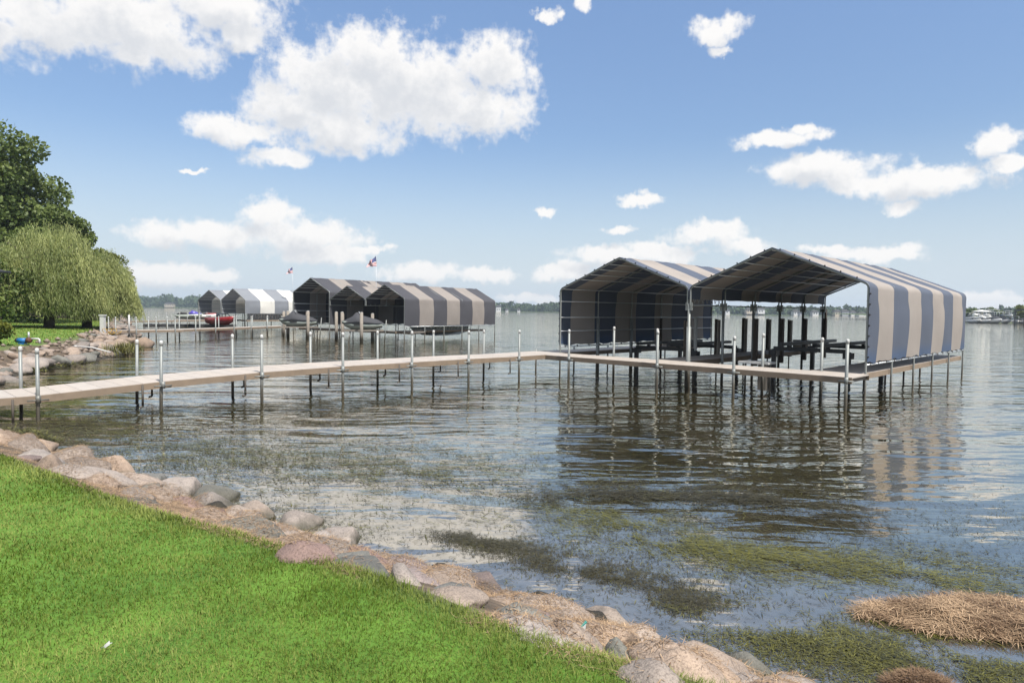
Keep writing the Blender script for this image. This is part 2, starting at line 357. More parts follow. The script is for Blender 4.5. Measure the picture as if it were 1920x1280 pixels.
g = np_mesh('ground', np.stack([GX.ravel(), GY.ravel(), GZ.ravel()], 1), quads, mg, lawn_att, True); g['kind'] = 'structure'

# water
mw = bpy.data.materials.new('lake water'); mw.use_nodes = True; mw.node_tree.nodes.clear(); k = NT(mw.node_tree)
P = k.new('ShaderNodeNewGeometry').outputs['Position']; px_, py_, pz_ = k.sep(P)
calm = k.mr(k.math('ADD', py_, k.math('MULTIPLY', k.noise(P, 0.12, 2), 14.0)), 12.0, 26.0, 0.20, 1.0, True)
warp = k.vec('MULTIPLY_ADD', k.vec('SUBTRACT', k.noise(P, 0.25, 2, 0.5, '3D', True), (0.5, 0.5, 0.5)), (2.2, 1.2, 0), P)
q1 = k.vec('MULTIPLY', warp, (0.30, 1.0, 1.0)); q2 = k.vec('MULTIPLY', warp, (0.42, 1.3, 1.0))
h = k.math('MULTIPLY', k.noise(q1, 0.85, 2, 0.5), 0.095)
h = k.math('ADD', h, k.math('MULTIPLY', k.noise(q2, 2.4, 2, 0.5), 0.022))
h = k.math('ADD', h, k.math('MULTIPLY', k.noise(q2, 7.0, 2, 0.5), 0.0028))
bn = k.new('ShaderNodeBump'); bn.inputs['Distance'].default_value = 1.0; k.put(bn.inputs['Strength'], k.math('MULTIPLY', calm, k.mr(py_, 22.0, 90.0, 1.75, 0.8))); k.put(bn.inputs['Height'], h)
shd = k.math('ADD', k.math('MULTIPLY', k.math('SUBTRACT', px_, 3.5), 0.579), k.math('MULTIPLY', k.math('SUBTRACT', py_, 4.0), 0.815))
shal = k.mr(k.math('ADD', shd, k.math('MULTIPLY', k.noise(P, 0.6, 3), 2.0)), 0.6, 5.5, 1.0, 0.0, True)      # sandy bottom showing through the shallows
body = k.mix(k.mr(k.noise(P, 0.5, 3), 0.3, 0.7), (0.030, 0.028, 0.012, 1), (0.052, 0.046, 0.022, 1))
body = k.mix(shal, body, k.mix(k.mr(k.noise(P, 2.5, 4, 0.65), 0.35, 0.65), (0.085, 0.075, 0.055, 1), (0.16, 0.145, 0.12, 1)))
df = k.new('ShaderNodeBsdfDiffuse'); k.put(df.inputs[0], body)
gl = k.new('ShaderNodeBsdfGlossy'); gl.inputs['Color'].default_value = (1.0, 0.935, 0.83, 1); gl.inputs['Roughness'].default_value = 0.03; k.l.new(bn.outputs[0], gl.inputs['Normal'])
fr__ = k.new('ShaderNodeFresnel'); fr__.inputs['IOR'].default_value = 1.36; k.l.new(bn.outputs[0], fr__.inputs['Normal'])
ms = k.new('ShaderNodeMixShader'); k.put(ms.inputs[0], k.math('POWER', fr__.outputs[0], 0.30)); k.l.new(df.outputs[0], ms.inputs[1]); k.l.new(gl.outputs[0], ms.inputs[2])
o = k.new('ShaderNodeOutputMaterial'); k.l.new(ms.outputs[0], o.inputs[0])
wv = MB(); wv.add([(-2400,-200,0),(2400,-200,0),(2400,2400,0),(-2400,2400,0)], [(0,1,2,3)])
wo_ = wv.build('water', mw); wo_['kind'] = 'structure'

# ------------------------------------------------------------------ docks
TH = 0.7785817
A2 = Vector((math.cos(TH), -math.sin(TH))); B2 = Vector((math.sin(TH), math.cos(TH))); O2 = Vector((2.1077, 29.2797))
def fx(a, b, z): p = O2 + A2 * a + B2 * b; return (p.x, p.y, z)
DZ = 0.95
def post(parent, x, y, top, bot=-0.9, r=0.042, m=None, cap=True, lean=(0, 0), n=10, name='post'):
    mb = MB(); mb.tube([(x - lean[0]*(bot-0.95), y - lean[1]*(bot-0.95), bot), (x + lean[0]*(top-0.95), y + lean[1]*(top-0.95), top)], r, n)
    p = mb.build(name, m or GALV, parent)
    if cap:
        c = MB(); cx, cy = x + lean[0]*(top-0.95), y + lean[1]*(top-0.95)
        c.tube([(cx, cy, top-0.09), (cx, cy, top+0.01), (cx, cy, top+0.035), (cx, cy, top+0.05)], [r*1.07, r*1.07, r*0.9, r*0.4], n)
        sub(c, 'cap', PVC, p)
    return p
def bracket(parent, x, y, z, d):
    """pipe sleeve and short cross arm that clamp a post to the dock edge"""
    mb = MB(); mb.tube([(x, y, z-0.18), (x, y, z+0.0)], 0.058, 8)
    mb.tube([(x - d.x*0.22, y - d.y*0.22, z-0.11), (x + d.x*0.22, y + d.y*0.22, z-0.11)], 0.02, 6)
    mb.build('bracket', GALV, parent)
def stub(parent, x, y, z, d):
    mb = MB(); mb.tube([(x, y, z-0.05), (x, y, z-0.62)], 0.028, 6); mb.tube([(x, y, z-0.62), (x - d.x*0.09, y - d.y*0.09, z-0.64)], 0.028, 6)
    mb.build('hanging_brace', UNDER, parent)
def section(parent, a, b, wv, pitch=0.44, first=True):
    """one dock section between joints a and b (Vectors, near edge, z = deck top); wv = vector across"""
    L = (b - a).length; n = max(1, round(L / pitch)); u = (b - a) / L
    for i in range(n):
        s0, s1 = i * L / n + 0.005, (i + 1) * L / n - 0.005
        p, q = a + u*s0, a + u*s1
        MB().slab([p, q, q + wv, p + wv], 0.035).build('deck_panel', DECK, parent)
    e = wv.normalized() * 0.035
    for k_, base in ((0, a), (1, a + wv)):
        sgn = -1 if k_ == 0 else 1
        w0 = base + e * sgn - Vector((0, 0, 0.012)); w1 = base + (b - a) + e * sgn - Vector((0, 0, 0.012))
        q = [w0, w1, base + (b - a) + e*sgn*0.1 - Vector((0, 0, 0.012)), base + e*sgn*0.1 - Vector((0, 0, 0.012))]
        if k_ == 0: q = [q[0], q[1], q[2], q[3]]
        MB().slab(q, 0.17).build('fascia', FASC, parent)
    for f in (0.04, 0.5, 0.96):
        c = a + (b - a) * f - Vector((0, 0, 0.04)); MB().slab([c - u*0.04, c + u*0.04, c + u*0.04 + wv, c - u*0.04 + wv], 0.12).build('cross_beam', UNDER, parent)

NEAR = [(-15.9,12.4,.50),(-13.7,14.2,.55),(-11.46,16.03,.61),(-9.39,17.82,.78),(-7.34,19.43,.90),(-5.40,21.05,.96),(-3.48,22.70,.98),(-1.65,24.41,.99),(0.22,26.27,.97),(*fx(.44, -0.12, 0)[:2], .952)]
pier = thing('pier', 'long tan pier on galvanised posts from the rocky shore to the blue canopies', 'pier', (-11.46, 16.03, 0))
WP = Vector((-A2.x, -A2.y, 0)) * 1.85
lean_l = [(0,0),(0,0),(-.02,0.02),(-.055,0.03),(-.01,0),(0,0),(.01,0),(0,0),(0,0),(0,0)]
for i in range(len(NEAR) - 1):
    a, b = Vector(NEAR[i]), Vector(NEAR[i+1]); section(pier, a, b, WP)
pd = Vector((B2.x, B2.y, 0))
for i in range(1, len(NEAR) - 1):
    a = Vector(NEAR[i]); nrm = Vector((A2.x, A2.y, 0)); q = a + nrm*0.10; top = a.z + (1.10, 1.1, 1.10, 1.05, 1.05, 1.03, 1.02, 1.0, 1.0, 1.0)[i]
    post(pier, q.x, q.y, top, r=0.043, lean=lean_l[i]); bracket(pier, q.x, q.y, a.z, pd)
    q2 = a + WP - nrm*0.10; post(pier, q2.x, q2.y, top - 0.05, r=0.043, lean=(lean_l[i][0]*0.7, 0)); bracket(pier, q2.x, q2.y, a.z, pd)
    stub(pier, q.x - pd.x*0.5, q.y - pd.y*0.5, a.z, pd); stub(pier, q2.x + pd.x*0.35, q2.y + pd.y*0.35, a.z, pd)

def dock_ab(name, label, a0, a1, b0, b1, along, nsec, z=DZ, cat='dock', group=None):
    """dock rectangle in the canopy grid; along = 'a' or 'b' is its long direction"""
    t_ = thing(name, label, cat, fx(a0, b0, 0), group)
    for i in range(nsec):
        if along == 'a':
            s0 = a0 + (a1-a0)*i/nsec; s1 = a0 + (a1-a0)*(i+1)/nsec
            section(t_, Vector(fx(s0, b0, z)), Vector(fx(s1, b0, z)), Vector(fx(0, b1, 0)) - Vector(fx(0, b0, 0)))
        else:
            s0 = b0 + (b1-b0)*i/nsec; s1 = b0 + (b1-b0)*(i+1)/nsec
            section(t_, Vector(fx(a1, s0, z)), Vector(fx(a1, s1, z)), Vector(fx(a0, 0, 0)) - Vector(fx(a1, 0, 0)))
    return t_
front = dock_ab('cross_dock', 'tan dock across the front of the two blue striped canopies', 0.48, 12.55, -1.62, -0.1, 'a', 4, DZ)
for a_i, b_i, tp in [(1.95,-1.72,2.0),(6.05,-1.72,2.08),(8.95,-1.72,1.98),(12.42,-1.72,2.02),(2.9,0.0,2.12),(4.95,0.0,2.1),(9.15,0.0,2.05),(11.1,0.0,1.98)]:
    q = fx(a_i, b_i, 0); post(front, q[0], q[1], tp, r=0.048)
    if b_i < -1: bracket(front, q[0], q[1], DZ, Vector((A2.x, A2.y, 0)))
lf = dock_ab('finger_dock', 'tan finger dock continuing the long pier beneath the first blue canopy wall', -1.35, -0.08, -0.05, 13.6, 'b', 5, DZ - 0.006, group='finger docks under the blue striped canopies')
mf = dock_ab('finger_dock', 'tan finger dock on the post line between the two blue striped canopies', 4.75, 6.1, -0.05, 13.2, 'b', 5, DZ - 0.006, group='finger docks under the blue striped canopies')
rf = dock_ab('finger_dock', 'tan finger dock beneath the tall blue and taupe striped side wall', 10.75, 12.3, -0.05, 13.7, 'b', 5, DZ - 0.006, group='finger docks under the blue striped canopies')
for k_ in range(6):
    b_k = 13.61 * k_ / 5
    q = fx(-1.42, b_k, 0); post(lf, q[0], q[1], 1.05, r=0.04, cap=False)
    q = fx(10.66, b_k + 0.3, 0); post(rf, q[0], q[1], 0.93, r=0.04, cap=False, m=DARKP)

# ------------------------------------------------------------------ boat canopies
def canopy(name, label, group, org, A, B, w, L, eave, peak, bays, cols, stripes, left=None, right=None, bottom=1.3, r=0.035, ties=True, wall_girts=(1.9, 2.5, 3.2), leg_bot=-0.9, skip_leg=(), detail=True):
    org = Vector((org[0], org[1])); A = Vector(A); B = Vector(B)
    def fc(a, b, z): p = org + A*a + B*b; return (p.x, p.y, z)
    t_ = thing(name, label, 'boat canopy', fc(0, 0, 0), group)
    cr = 0.13; sl_ = math.atan2(peak - eave, w/2)
    def profile(zl, zr, off=0.0):
        pts = []
        e0 = Vector((0, eave - cr)); 
        if zl is not None:
            nz = 7
            pts += [(-off, zl + (eave - cr - zl)*i/nz) for i in range(nz)]
        for i in range(5):
            f = i/4; u = (1-f)**2; v = 2*f*(1-f); w_ = f*f
            pts.append((-off*(1-f) + u*0 + v*0 + w_*cr*math.cos(sl_), u*(eave-cr) + v*eave + w_*(eave + cr*math.sin(sl_)) + off*f))
        for i in range(1, 6):
            f = i/6; x0, z0 = cr*math.cos(sl_), eave + cr*math.sin(sl_)
            pts.append((x0 + (w/2-x0)*f, z0 + (peak-z0)*f + off))
        half = pts[:]; full = half + [(w/2, peak + off)]
        def mir(q): return [(w - x, z) for x, z in reversed(q)]
        # right side with its own wall height
        rp = []
        if zr is not None: rp += [(-off, zr + (eave - cr - zr)*i/7) for i in range(7)]
        rp += half[7 if zl is not None else 0:]
        return full + mir(rp)
    bay = L / bays
    zl = bottom if left == 'wall' else (eave - cr - 0.32 if left == 'valance' else None)
    zr = bottom if right == 'wall' else (eave - cr - 0.32 if right == 'valance' else None)
    # cover: one panel per stripe
    tot = sum(stripes); s = 0.0
    for i, sw in enumerate(stripes):
        y0, y1 = L*s/tot, L*(s+sw)/tot; s += sw; ns = 5
        prof = profile(zl, zr, 0.045); secs = []
        for j in range(ns + 1):
            y = y0 + (y1-y0)*j/ns; ph = abs(math.sin(math.pi*y/bay)); row = []
            for (x, z) in prof:
                side = -1 if x < w/2 else 1
                wall = max(0.0, min(1.0, (eave - z)/0.8))
                bulge = (0.075*ph*wall*math.sin(math.pi*min(1, max(0, (z-bottom)/(eave-bottom)))) - 0.035*ph*(1-wall)*(1 if abs(x-w/2) > 0.02 else 0.3))
                zz_ = z
                if z < bottom + 0.02 and (left == 'wall' or right == 'wall'): zz_ = z - 0.04*math.sin(y*2.3)**2 + 0.02*math.sin(y*7)
                row.append(fc(x + side*bulge*wall, y - 0.02, zz_ + bulge*(1-wall) + 0.010*math.sin(y*5 + x*3) + 0.007*math.sin(y*11.3 - x*2.1)))
            secs.append(row)
        mb = MB(); mb.loft(secs, close=False, caps=False); mb.build('cover_panel', cols[i % 2], t_)
    # frame
    for k_ in range(bays + 1):
        y = min(L - 0.02, max(0.02, bay*k_)); pr = profile(leg_bot if (left == 'wall' and k_ not in skip_leg) else 3.0 if left == 'valance' else bottom - 0.3, leg_bot if right == 'wall' else 3.0 if right == 'valance' else bottom - 0.3)
        mb = MB(); mb.tube([fc(x, y, z) for x, z in pr], r, 8); mb.build('arch', GALV, t_)
    base = profile(None, None)
    hl = base[4:11]
    for (x, z) in [hl[0], hl[2], hl[3], hl[4], hl[5]]:
        for xx in (x, w - x):
            MB().tube([fc(xx, 0.02, z - 0.03), fc(xx, L - 0.02, z - 0.03)], r*0.55, 6).build('purlin', GALVF, t_)
    MB().tube([fc(w/2, 0.02, peak - 0.045), fc(w/2, L - 0.02, peak - 0.045)], r*0.7, 6).build('ridge_purlin', GALVF, t_)
    for side, wl in ((0, left), (w, right)):
        if wl == 'wall':
            for z in wall_girts: MB().tube([fc(side + (0.03 if side == 0 else -0.03), 0.02, z), fc(side + (0.03 if side == 0 else -0.03), L - 0.02, z)], r*0.55, 6).build('wall_rail', GALVF, t_)
            MB().tube([fc(side, 0.02, bottom - 0.09), fc(side, L - 0.02, bottom - 0.09)], r*0.8, 6).build('bottom_rail', GALVF, t_)
            if detail:
                for y in np.arange(0.35, L, 0.85):
                    MB().box(*(lambda p: (p[0]-.03, p[0]+.03, p[1]-.03, p[1]+.03, bottom - 0.12, bottom - 0.03))(fc(side, y, 0))).build('tie', BLACK, t_)
        elif wl == 'valance':
            MB().tube([fc(side, 0.02, 3.05), fc(side, L - 0.02, 3.05)], r*0.7, 6).build('header_rail', GALV, t_)
    if ties:
        pr = profile(bottom if left == 'wall' else None, bottom if right == 'wall' else None)
        acc = 0; last = None
        for i in range(len(pr) - 1):
            (x0, z0), (x1, z1) = pr[i], pr[i+1]; d = math.hypot(x1-x0, z1-z0); nn = max(1, round(d/0.48))
            if d < 0.2: continue
            for j in range(nn):
                f = (j + .5)/nn; x = x0 + (x1-x0)*f; z = z0 + (z1-z0)*f
                dx, dz = -(z1-z0)/d, (x1-x0)/d
                p = Vector(fc(x + dx*0.07, 0.0, z + dz*0.07))
                MB().add([p + Vector(v)*0.035 for v in [(1,0,0),(-1,0,0),(0,1,0),(0,-1,0),(0,0,1),(0,0,-1)]], [(0,2,4),(2,1,4),(1,3,4),(3,0,4),(2,0,5),(1,2,5),(3,1,5),(0,3,5)]).build('tie', BLACK, t_)
    return t_, fc
HW = 12.41 / 2
STR = [.5, 1, 1, 1, 1, 1, 1, 1, .5]
c1, f1c = canopy('boat_canopy', 'blue and taupe striped boat canopy with only the pier side wall hung', 'blue striped canopies at the cross dock', O2, A2, B2, HW, 13.61, 3.72, 4.94, 5, (BLUE, TAUPE), STR, 'wall', 'valance', 1.30, skip_leg=(1, 2, 3))
c2, f2c = canopy('boat_canopy', 'blue and taupe striped canopy whose full wall faces the open lake and marina', 'blue striped canopies at the cross dock', O2 + A2*(HW+0.12), A2, B2, HW - 0.12, 13.61, 3.72, 4.97, 5, (BLUE, TAUPE), STR, 'valance', 'wall', 1.31)
# sleeve posts of the left wall, posts of the shared line
for k_ in (1, 2, 3):
    q = f1c(0, 13.61*k_/5, 0); post(c1, q[0], q[1], 2.45, r=0.085 if k_ < 3 else 0.06, cap=False, m=GALV if k_ < 3 else DARKP, name='sleeve_post')
for k_ in range(6):
    b_k = min(13.5, max(0.05, 13.61*k_/5)); q = f1c(HW + 0.06, b_k, 0)
    p = post(c1, q[0], q[1], 3.12, r=0.055, cap=False, m=GALV, name='valley_post')
    mb = MB(fx=f1c)
    for s_ in (-0.02, HW*0 + 0.14): mb.box(HW + s_ - 0.05, HW + s_ + 0.05, b_k - 0.05, b_k + 0.05, 2.86, 3.16)
    mb.box(HW - 0.07, HW + 0.19, b_k - 0.03, b_k + 0.03, 2.94, 3.02); sub(mb, 'twin_bracket', GALV, p)
    if k_ == 0: post(c1, q[0], q[1], 2.25, r=0.085, cap=False, m=GALV, name='sleeve_post')
    if k_ >= 2:
        mb = MB(fx=f1c); mb.box(HW + 0.1, HW + 0.26, b_k - 0.09, b_k + 0.09, 0.52, 2.55); mb.build('timber_sleeve', DARKP, c1)
# zig-zag lattice in the first valley bay
mb = MB(fx=f1c); pts = [(HW + 0.06, 0.1 + i*0.16, 3.1 + (0.34 if i % 2 else 0.03)) for i in range(17)]; mb.tube(pts, 0.012, 5); mb.build('lattice', GALVF, c1)
# timber pilings on the far side of the middle finger, pvc pole
for k_ in (1, 2, 3, 4, 5):
    q = fx(4.66, 13.3*k_/5, 0); tp = (2.45, 2.5, 2.55, 2.5, 2.45)[k_-1]
    t_ = thing('timber_piling', ('first', 'second', 'third', 'fourth', 'last')[k_-1] + ' squared dark timber piling out from the cross dock along the middle finger dock', 'piling', (q[0], q[1], 0), 'dark timber pilings along the middle finger dock')
    mb = MB(fx=fx); mb.box(4.58, 4.66, 13.3*k_/5-0.09, 13.3*k_/5+0.09, 0.5, tp); mb.build('front_plank', DARKP, t_)
    mb = MB(fx=fx); mb.box(4.70, 4.78, 13.3*k_/5-0.09, 13.3*k_/5+0.09, 0.5, tp - 0.03); mb.build('back_plank', WOODP, t_)
    mb = MB(); mb.tube([(q[0], q[1], -0.9), (q[0], q[1], 1.0)], 0.035, 6); mb.build('pipe_leg', GALV, t_)
tp_ = thing('pvc_pole', 'plain white plastic guide pole standing in the water near the middle finger dock', 'pole', (*fx(4.0, 4.6, 0)[:2], 0))
q = fx(4.0, 4.6, 0); post(tp_, q[0], q[1], 2.55, r=0.075, cap=False, m=PVC, name='shaft'); MB().tube([(q[0], q[1], 2.55), (q[0], q[1], 2.60)], [0.08, 0.05], 10).build('end_cap', PVC, tp_)
tp_ = thing('dangling_plank', 'short dark plank hung on the last post of the right blue striped canopy', 'plank', fx(6.3, 13.75, 0)); MB(fx=fx).box(6.27, 6.35, 13.7, 13.85, 1.75, 3.0).build('board', DARKP, tp_); MB(fx=fx).box(6.25, 6.37, 13.66, 13.7, 2.3, 2.42).build('clip', GALV, tp_)

def lift(label, a0, a1, b0, b1, z):
    t_ = thing('boat_lift', label, 'boat lift', fx((a0+a1)/2, (b0+b1)/2, 0), 'boat lifts under the blue striped canopies')
    for bb in (b0, b1): MB(fx=fx).box(a0, a1, bb-0.08, bb+0.08, z-0.16, z).build('cross_beam', DARKM, t_)
    for f in (0.22, 0.74):
        aa = a0 + (a1-a0)*f
        MB(fx=fx).box(aa-0.10, aa+0.10, b0-0.9, b1+0.9, z+0.07, z+0.2).build('bunk', DARKM, t_)
        for bb in (b0, b1): MB(fx=fx).box(aa-0.06, aa+0.06, bb-0.06, bb+0.06, z-0.01, z+0.08).build('bunk_bracket', DARKM, t_)
    for aa in (a0, a1):
        for bb in (b0, b1):
            p = MB(fx=fx).box(aa-0.08, aa+0.08, bb-0.08, bb+0.08, -0.9, z-0.1).build('leg', DARKM, t_)
            sub(MB(fx=fx).box(aa-0.16, aa+0.16, bb-0.17, bb+0.17, z-0.36, z-0.13), 'collar', DARKM, p)
    return t_
lift('dark steel boat lift with empty bunks in the slip beside the full left wall', 0.9, 4.0, 4.6, 8.6, 1.18)
lift('dark steel boat lift with empty bunks in the slip beside the tall outer striped wall', 7.4, 10.3, 5.0, 9.2, 1.42)
def dock_box(label, a, b, sx=0.75, sy=0.45, sz=0.42):
    t_ = thing('dock_box', label, 'storage box', fx(a, b, DZ), 'beige dock boxes')
    MB(fx=fx).box(a-sx/2, a+sx/2, b-sy/2, b+sy/2, DZ, DZ+sz).build('body', BOXB, t_)
    MB(fx=fx).box(a-sx/2-.02, a+sx/2+.02, b-sy/2-.02, b+sy/2+.02, DZ+sz, DZ+sz+0.06).build('lid', BOXB, t_)
    MB(fx=fx).box(a-.05, a+.05, b-sy/2-.04, b-sy/2-.005, DZ+sz*0.7, DZ+sz*0.85).build('latch', DARKM, t_)
dock_box('beige storage box at the far end of the middle finger dock', 5.6, 12.6)
dock_box('beige storage box on the finger dock beneath the full left wall', -0.75, 9.6, 0.5, 0.9)
st = thing('dock_step', 'white topped step platform behind the cross dock beside a post', 'platform', fx(9.0, 0.5, 0))
MB(fx=fx).box(8.2, 9.3, 0.12, 0.75, 1.02, 1.09).build('top', PVC, st); MB(fx=fx).box(8.85, 9.15, 0.3, 0.6, 0.1, 1.02).build('pedestal', BOXB, st)
for aa in (8.3, 9.2): MB(fx=fx).tube([(aa, 0.5, -0.8), (aa, 0.5, 1.02)], 0.035, 6).build('leg', GALV, st)

# ---- three charcoal canopies
A3 = Vector((0.8, -0.6)); B3 = Vector((0.6, 0.8)); O3 = Vector((-9.1, 56.2))
def fd(a, b, z): p = O3 + A3*a + B3*b; return (p.x, p.y, z)
S7 = [1]*7
canopy('boat_canopy', 'charcoal and taupe striped canopy whose full side wall faces the long pier', 'charcoal striped canopies', O3 - A3*4.85, A3, B3, 4.85, 12.3, 3.66, 4.85, 5, (CHAR, GREYT), S7, 'valance', 'wall', 1.38, r=0.045, ties=False, detail=False)
canopy('boat_canopy', 'charcoal and taupe canopy squeezed between its two charcoal neighbours', 'charcoal striped canopies', O3 - A3*9.85, A3, B3, 4.9, 12.3, 3.6, 4.78, 5, (CHAR, GREYT), S7, 'valance', 'valance', 1.38, r=0.045, ties=False, detail=False)
canopy('boat_canopy', 'tallest charcoal and taupe canopy, dark inside, beside the white canopies', 'charcoal striped canopies', O3 - A3*15.5, A3, B3, 5.55, 14.0, 4.3, 5.62, 5, (CHAR, GREYT), S7, 'wall', 'wall', 1.25, r=0.05, ties=False, detail=False)
def dock_any(name, label, p, q, width, z, nsec, posts=True, group=None, post_h=1.0, pr=0.05):
    a, b = Vector((*p, z)), Vector((*q, z)); u = (b-a).normalized(); wv_ = Vector((-u.y, u.x, 0))*width
    t_ = thing(name, label, 'dock', (p[0], p[1], 0), group)
    for i in range(nsec):
        section(t_, a + (b-a)*i/nsec, a + (b-a)*(i+1)/nsec, wv_, pitch=1.2)
        if posts:
            c = a + (b-a)*(i+.5)/nsec
            for s_ in (-0.07, 1.04): post(t_, c.x + wv_.x*s_, c.y + wv_.y*s_, z + post_h, r=pr)
    return t_
dock_any('dock', 'tan dock leading from the rocky point to the charcoal canopies', at(196, 620, 0.88), at(345, 618, 0.88), 1.5, 0.88, 4)
dock_any('dock', 'tan dock section carrying on to the covered watercraft at the charcoal canopies', at(345, 617.6, 0.88), at(540, 611, 0.88), 1.5, 0.88, 6)
dock_any('dock', 'low dock along the open fronts of the charcoal canopies', fd(-16, 1.0, 0)[:2], fd(0.2, 1.0, 0)[:2], 1.3, 0.8, 5, posts=False)
dock_any('dock', 'dock along the foot of the charcoal canopy side wall', fd(-1.3, 0.2, 0)[:2], fd(-1.3, 12.4, 0)[:2], 1.2, 0.85, 4, posts=False)
rl = thing('deck_railing', 'dark lattice railing below the charcoal canopy side wall', 'railing', fd(-0.15, 0, 0))
for zz_ in (0.92, 1.32): MB(fx=fd).tube([(-0.15, 0.3, zz_), (-0.15, 9.0, zz_)], 0.03, 5).build('rail', DARKM, rl)
for i in range(22):
    MB(fx=fd).tube([(-0.15, 0.3 + i*0.4, 0.92), (-0.15, 0.5 + i*0.4, 1.32)], 0.02, 5).build('baluster', DARKM, rl)
def piling(x, y, top, label, r=0.14, m=WOODP):
    t_ = thing('wood_piling', label, 'piling', (x, y, 0), 'round pilings before the charcoal canopies')
    MB().tube([(x, y, -0.9), (x, y, top)], [r*1.05, r*0.95], 10).build('shaft', m, t_)
    MB().tube([(x, y, top), (x, y, top+0.03)], [r*1.02, r*0.5], 10).build('cap', PVC, t_)
for (a, b, top, lb) in [(-15.3, -1.2, 2.4, 'round tan piling at the outer corner of the tallest charcoal canopy'), (-13.2, -2.2, 2.45, 'tall tan piling standing well out before the tallest charcoal canopy'), (-11.9, -1.0, 2.4, 'tan piling close to the opening of the tallest charcoal canopy'), (-9.6, -2.6, 2.5, 'tan piling before the post between tallest and middle charcoal canopies'), (-7.4, -0.5, 2.3, 'short tan piling close to the middle charcoal canopy opening'), (-6.9, -1.6, 2.45, 'tan piling just behind the second covered watercraft bow'), (-5.6, -2.0, 2.45, 'tan piling beside the second covered watercraft lift'), (-2.6, -1.2, 2.35, 'tan piling close to the opening of the side walled charcoal canopy'), (-1.9, -3.0, 2.45, 'tall tan piling well out before the side walled charcoal canopy')]:
    q = fd(a, b, 0); piling(q[0], q[1], top, lb)

# covered watercraft on lifts
def jet_ski(label, loc, rz, hull=HULLG, cover=True, group=None, colr=None, s=1.0, z0=0.95):
    t_ = thing('personal_watercraft', label, 'watercraft', (loc[0], loc[1], 0), group)
    c, s_ = math.cos(rz), math.sin(rz)
    def fl(x, y, z): return (loc[0] + (x*c - y*s_)*s, loc[1] + (x*s_ + y*c)*s, z0 + z*s)
    def sect(x, hw, z0_, z1_, z2_): return [(x, -hw*.25, z0_), (x, -hw, z1_), (x, -hw*.92, z2_), (x, hw*.92, z2_), (x, hw, z1_), (x, hw*.25, z0_)]
    MB(fx=fl).loft([sect(x, a, b, d, e) for x, a, b, d, e in [(-1.6,.50,.12,.3,.5),(-1.0,.58,.0,.25,.52),(0,.60,-.05,.22,.55),(.9,.5,-.02,.28,.6),(1.4,.25,.2,.42,.64),(1.65,.05,.5,.56,.66)]]).build('hull', hull, t_)
    for sy_ in (-1, 1):
        MB(fx=fl).add([(0.1, sy_*.605, .3), (.7, sy_*.57, .32), (.7, sy_*.57, .42), (0.1, sy_*.605, .40)], [(0,1,2,3)]).build('side_vent', BLACK, t_)
    if cover:
        def cs(x, hw, z1_, z2_): return [(x, -hw, .45), (x, -hw*.95, z1_*.6+.45*.4), (x, -hw*.5, z2_*.97), (x, 0, z2_), (x, hw*.5, z2_*.97), (x, hw*.95, z1_*.6+.45*.4), (x, hw, .45)]
        MB(fx=fl).loft([cs(x, a, b, d) for x, a, b, d in [(-1.68,.46,.5,.55),(-1.2,.6,.6,.8),(-.5,.63,.7,.98),(0.0,.62,.8,1.12),(.3,.6,.9,1.38),(.55,.58,.9,1.36),(.85,.52,.75,1.02),(1.3,.34,.6,.8),(1.68,.06,.5,.66)]]).build('fitted_cover', COVER, t_)
        MB(fx=fl).tube([(.15,-.45,1.2),(.3,-.3,1.42),(.3,.3,1.42),(.15,.45,1.2)], 0.03, 6).build('handlebar', GALVF, t_)
    else:
        MB(fx=fl).loft([[(x,-a,.5),(x,-a*.8,d),(x,a*.8,d),(x,a,.5)] for x, a, d in [(-1.4,.3,.62),(-.9,.26,.85),(-.1,.24,.8),(.1,.2,.7)]]).build('seat', BLACK, t_)
        MB(fx=fl).loft([[(x,-a,.5),(x,-a*.7,d),(x,a*.7,d),(x,a,.5)] for x, a, d in [(0,.42,.75),(.4,.4,1.05),(.8,.36,.9),(1.5,.1,.66)]]).build('cowl', colr or hull, t_)
        MB(fx=fl).tube([(.1,-.4,1.05),(.3,0,1.08),(.1,.4,1.05)], 0.03, 6).build('handlebar', BLACK, t_)
    # lift under it
    l_ = thing('watercraft_lift', 'small metal lift frame under the ' + label, 'boat lift', (loc[0], loc[1], 0), group)
    for y in (-.45, .45): MB(fx=fl).box(-1.7, 1.5, y-.06, y+.06, -.16, -.05).build('bunk', WOODP, l_)
    for x in (-1.2, 1.0): MB(fx=fl).box(x-.06, x+.06, -.9, .9, -.28, -.17).build('cross_beam', DARKM, l_)
    for x in (-1.2, 1.0):
        for y in (-.85, .85): MB(fx=fl).tube([(x, y, -.2), (x + (.25 if x > 0 else -.25), y, -1.9)], 0.04, 6).build('leg', GALV, l_)
    MB(fx=fl).tube([(-1.75, -.85, -1.6), (-1.95, -.85, .75)], 0.045, 6).build('winch_post', GALV, l_)
q = at(560, 633, 0.0); jet_ski('charcoal covered watercraft beside the tallest charcoal canopy', (q[0], q[1]), R_(192), group='covered watercraft on lifts', s=1.02, z0=1.1)
q = at(680, 640, 0.0); jet_ski('charcoal covered watercraft in front of the middle charcoal canopy', (q[0], q[1]), R_(192), group='covered watercraft on lifts', s=1.02, z0=1.05)

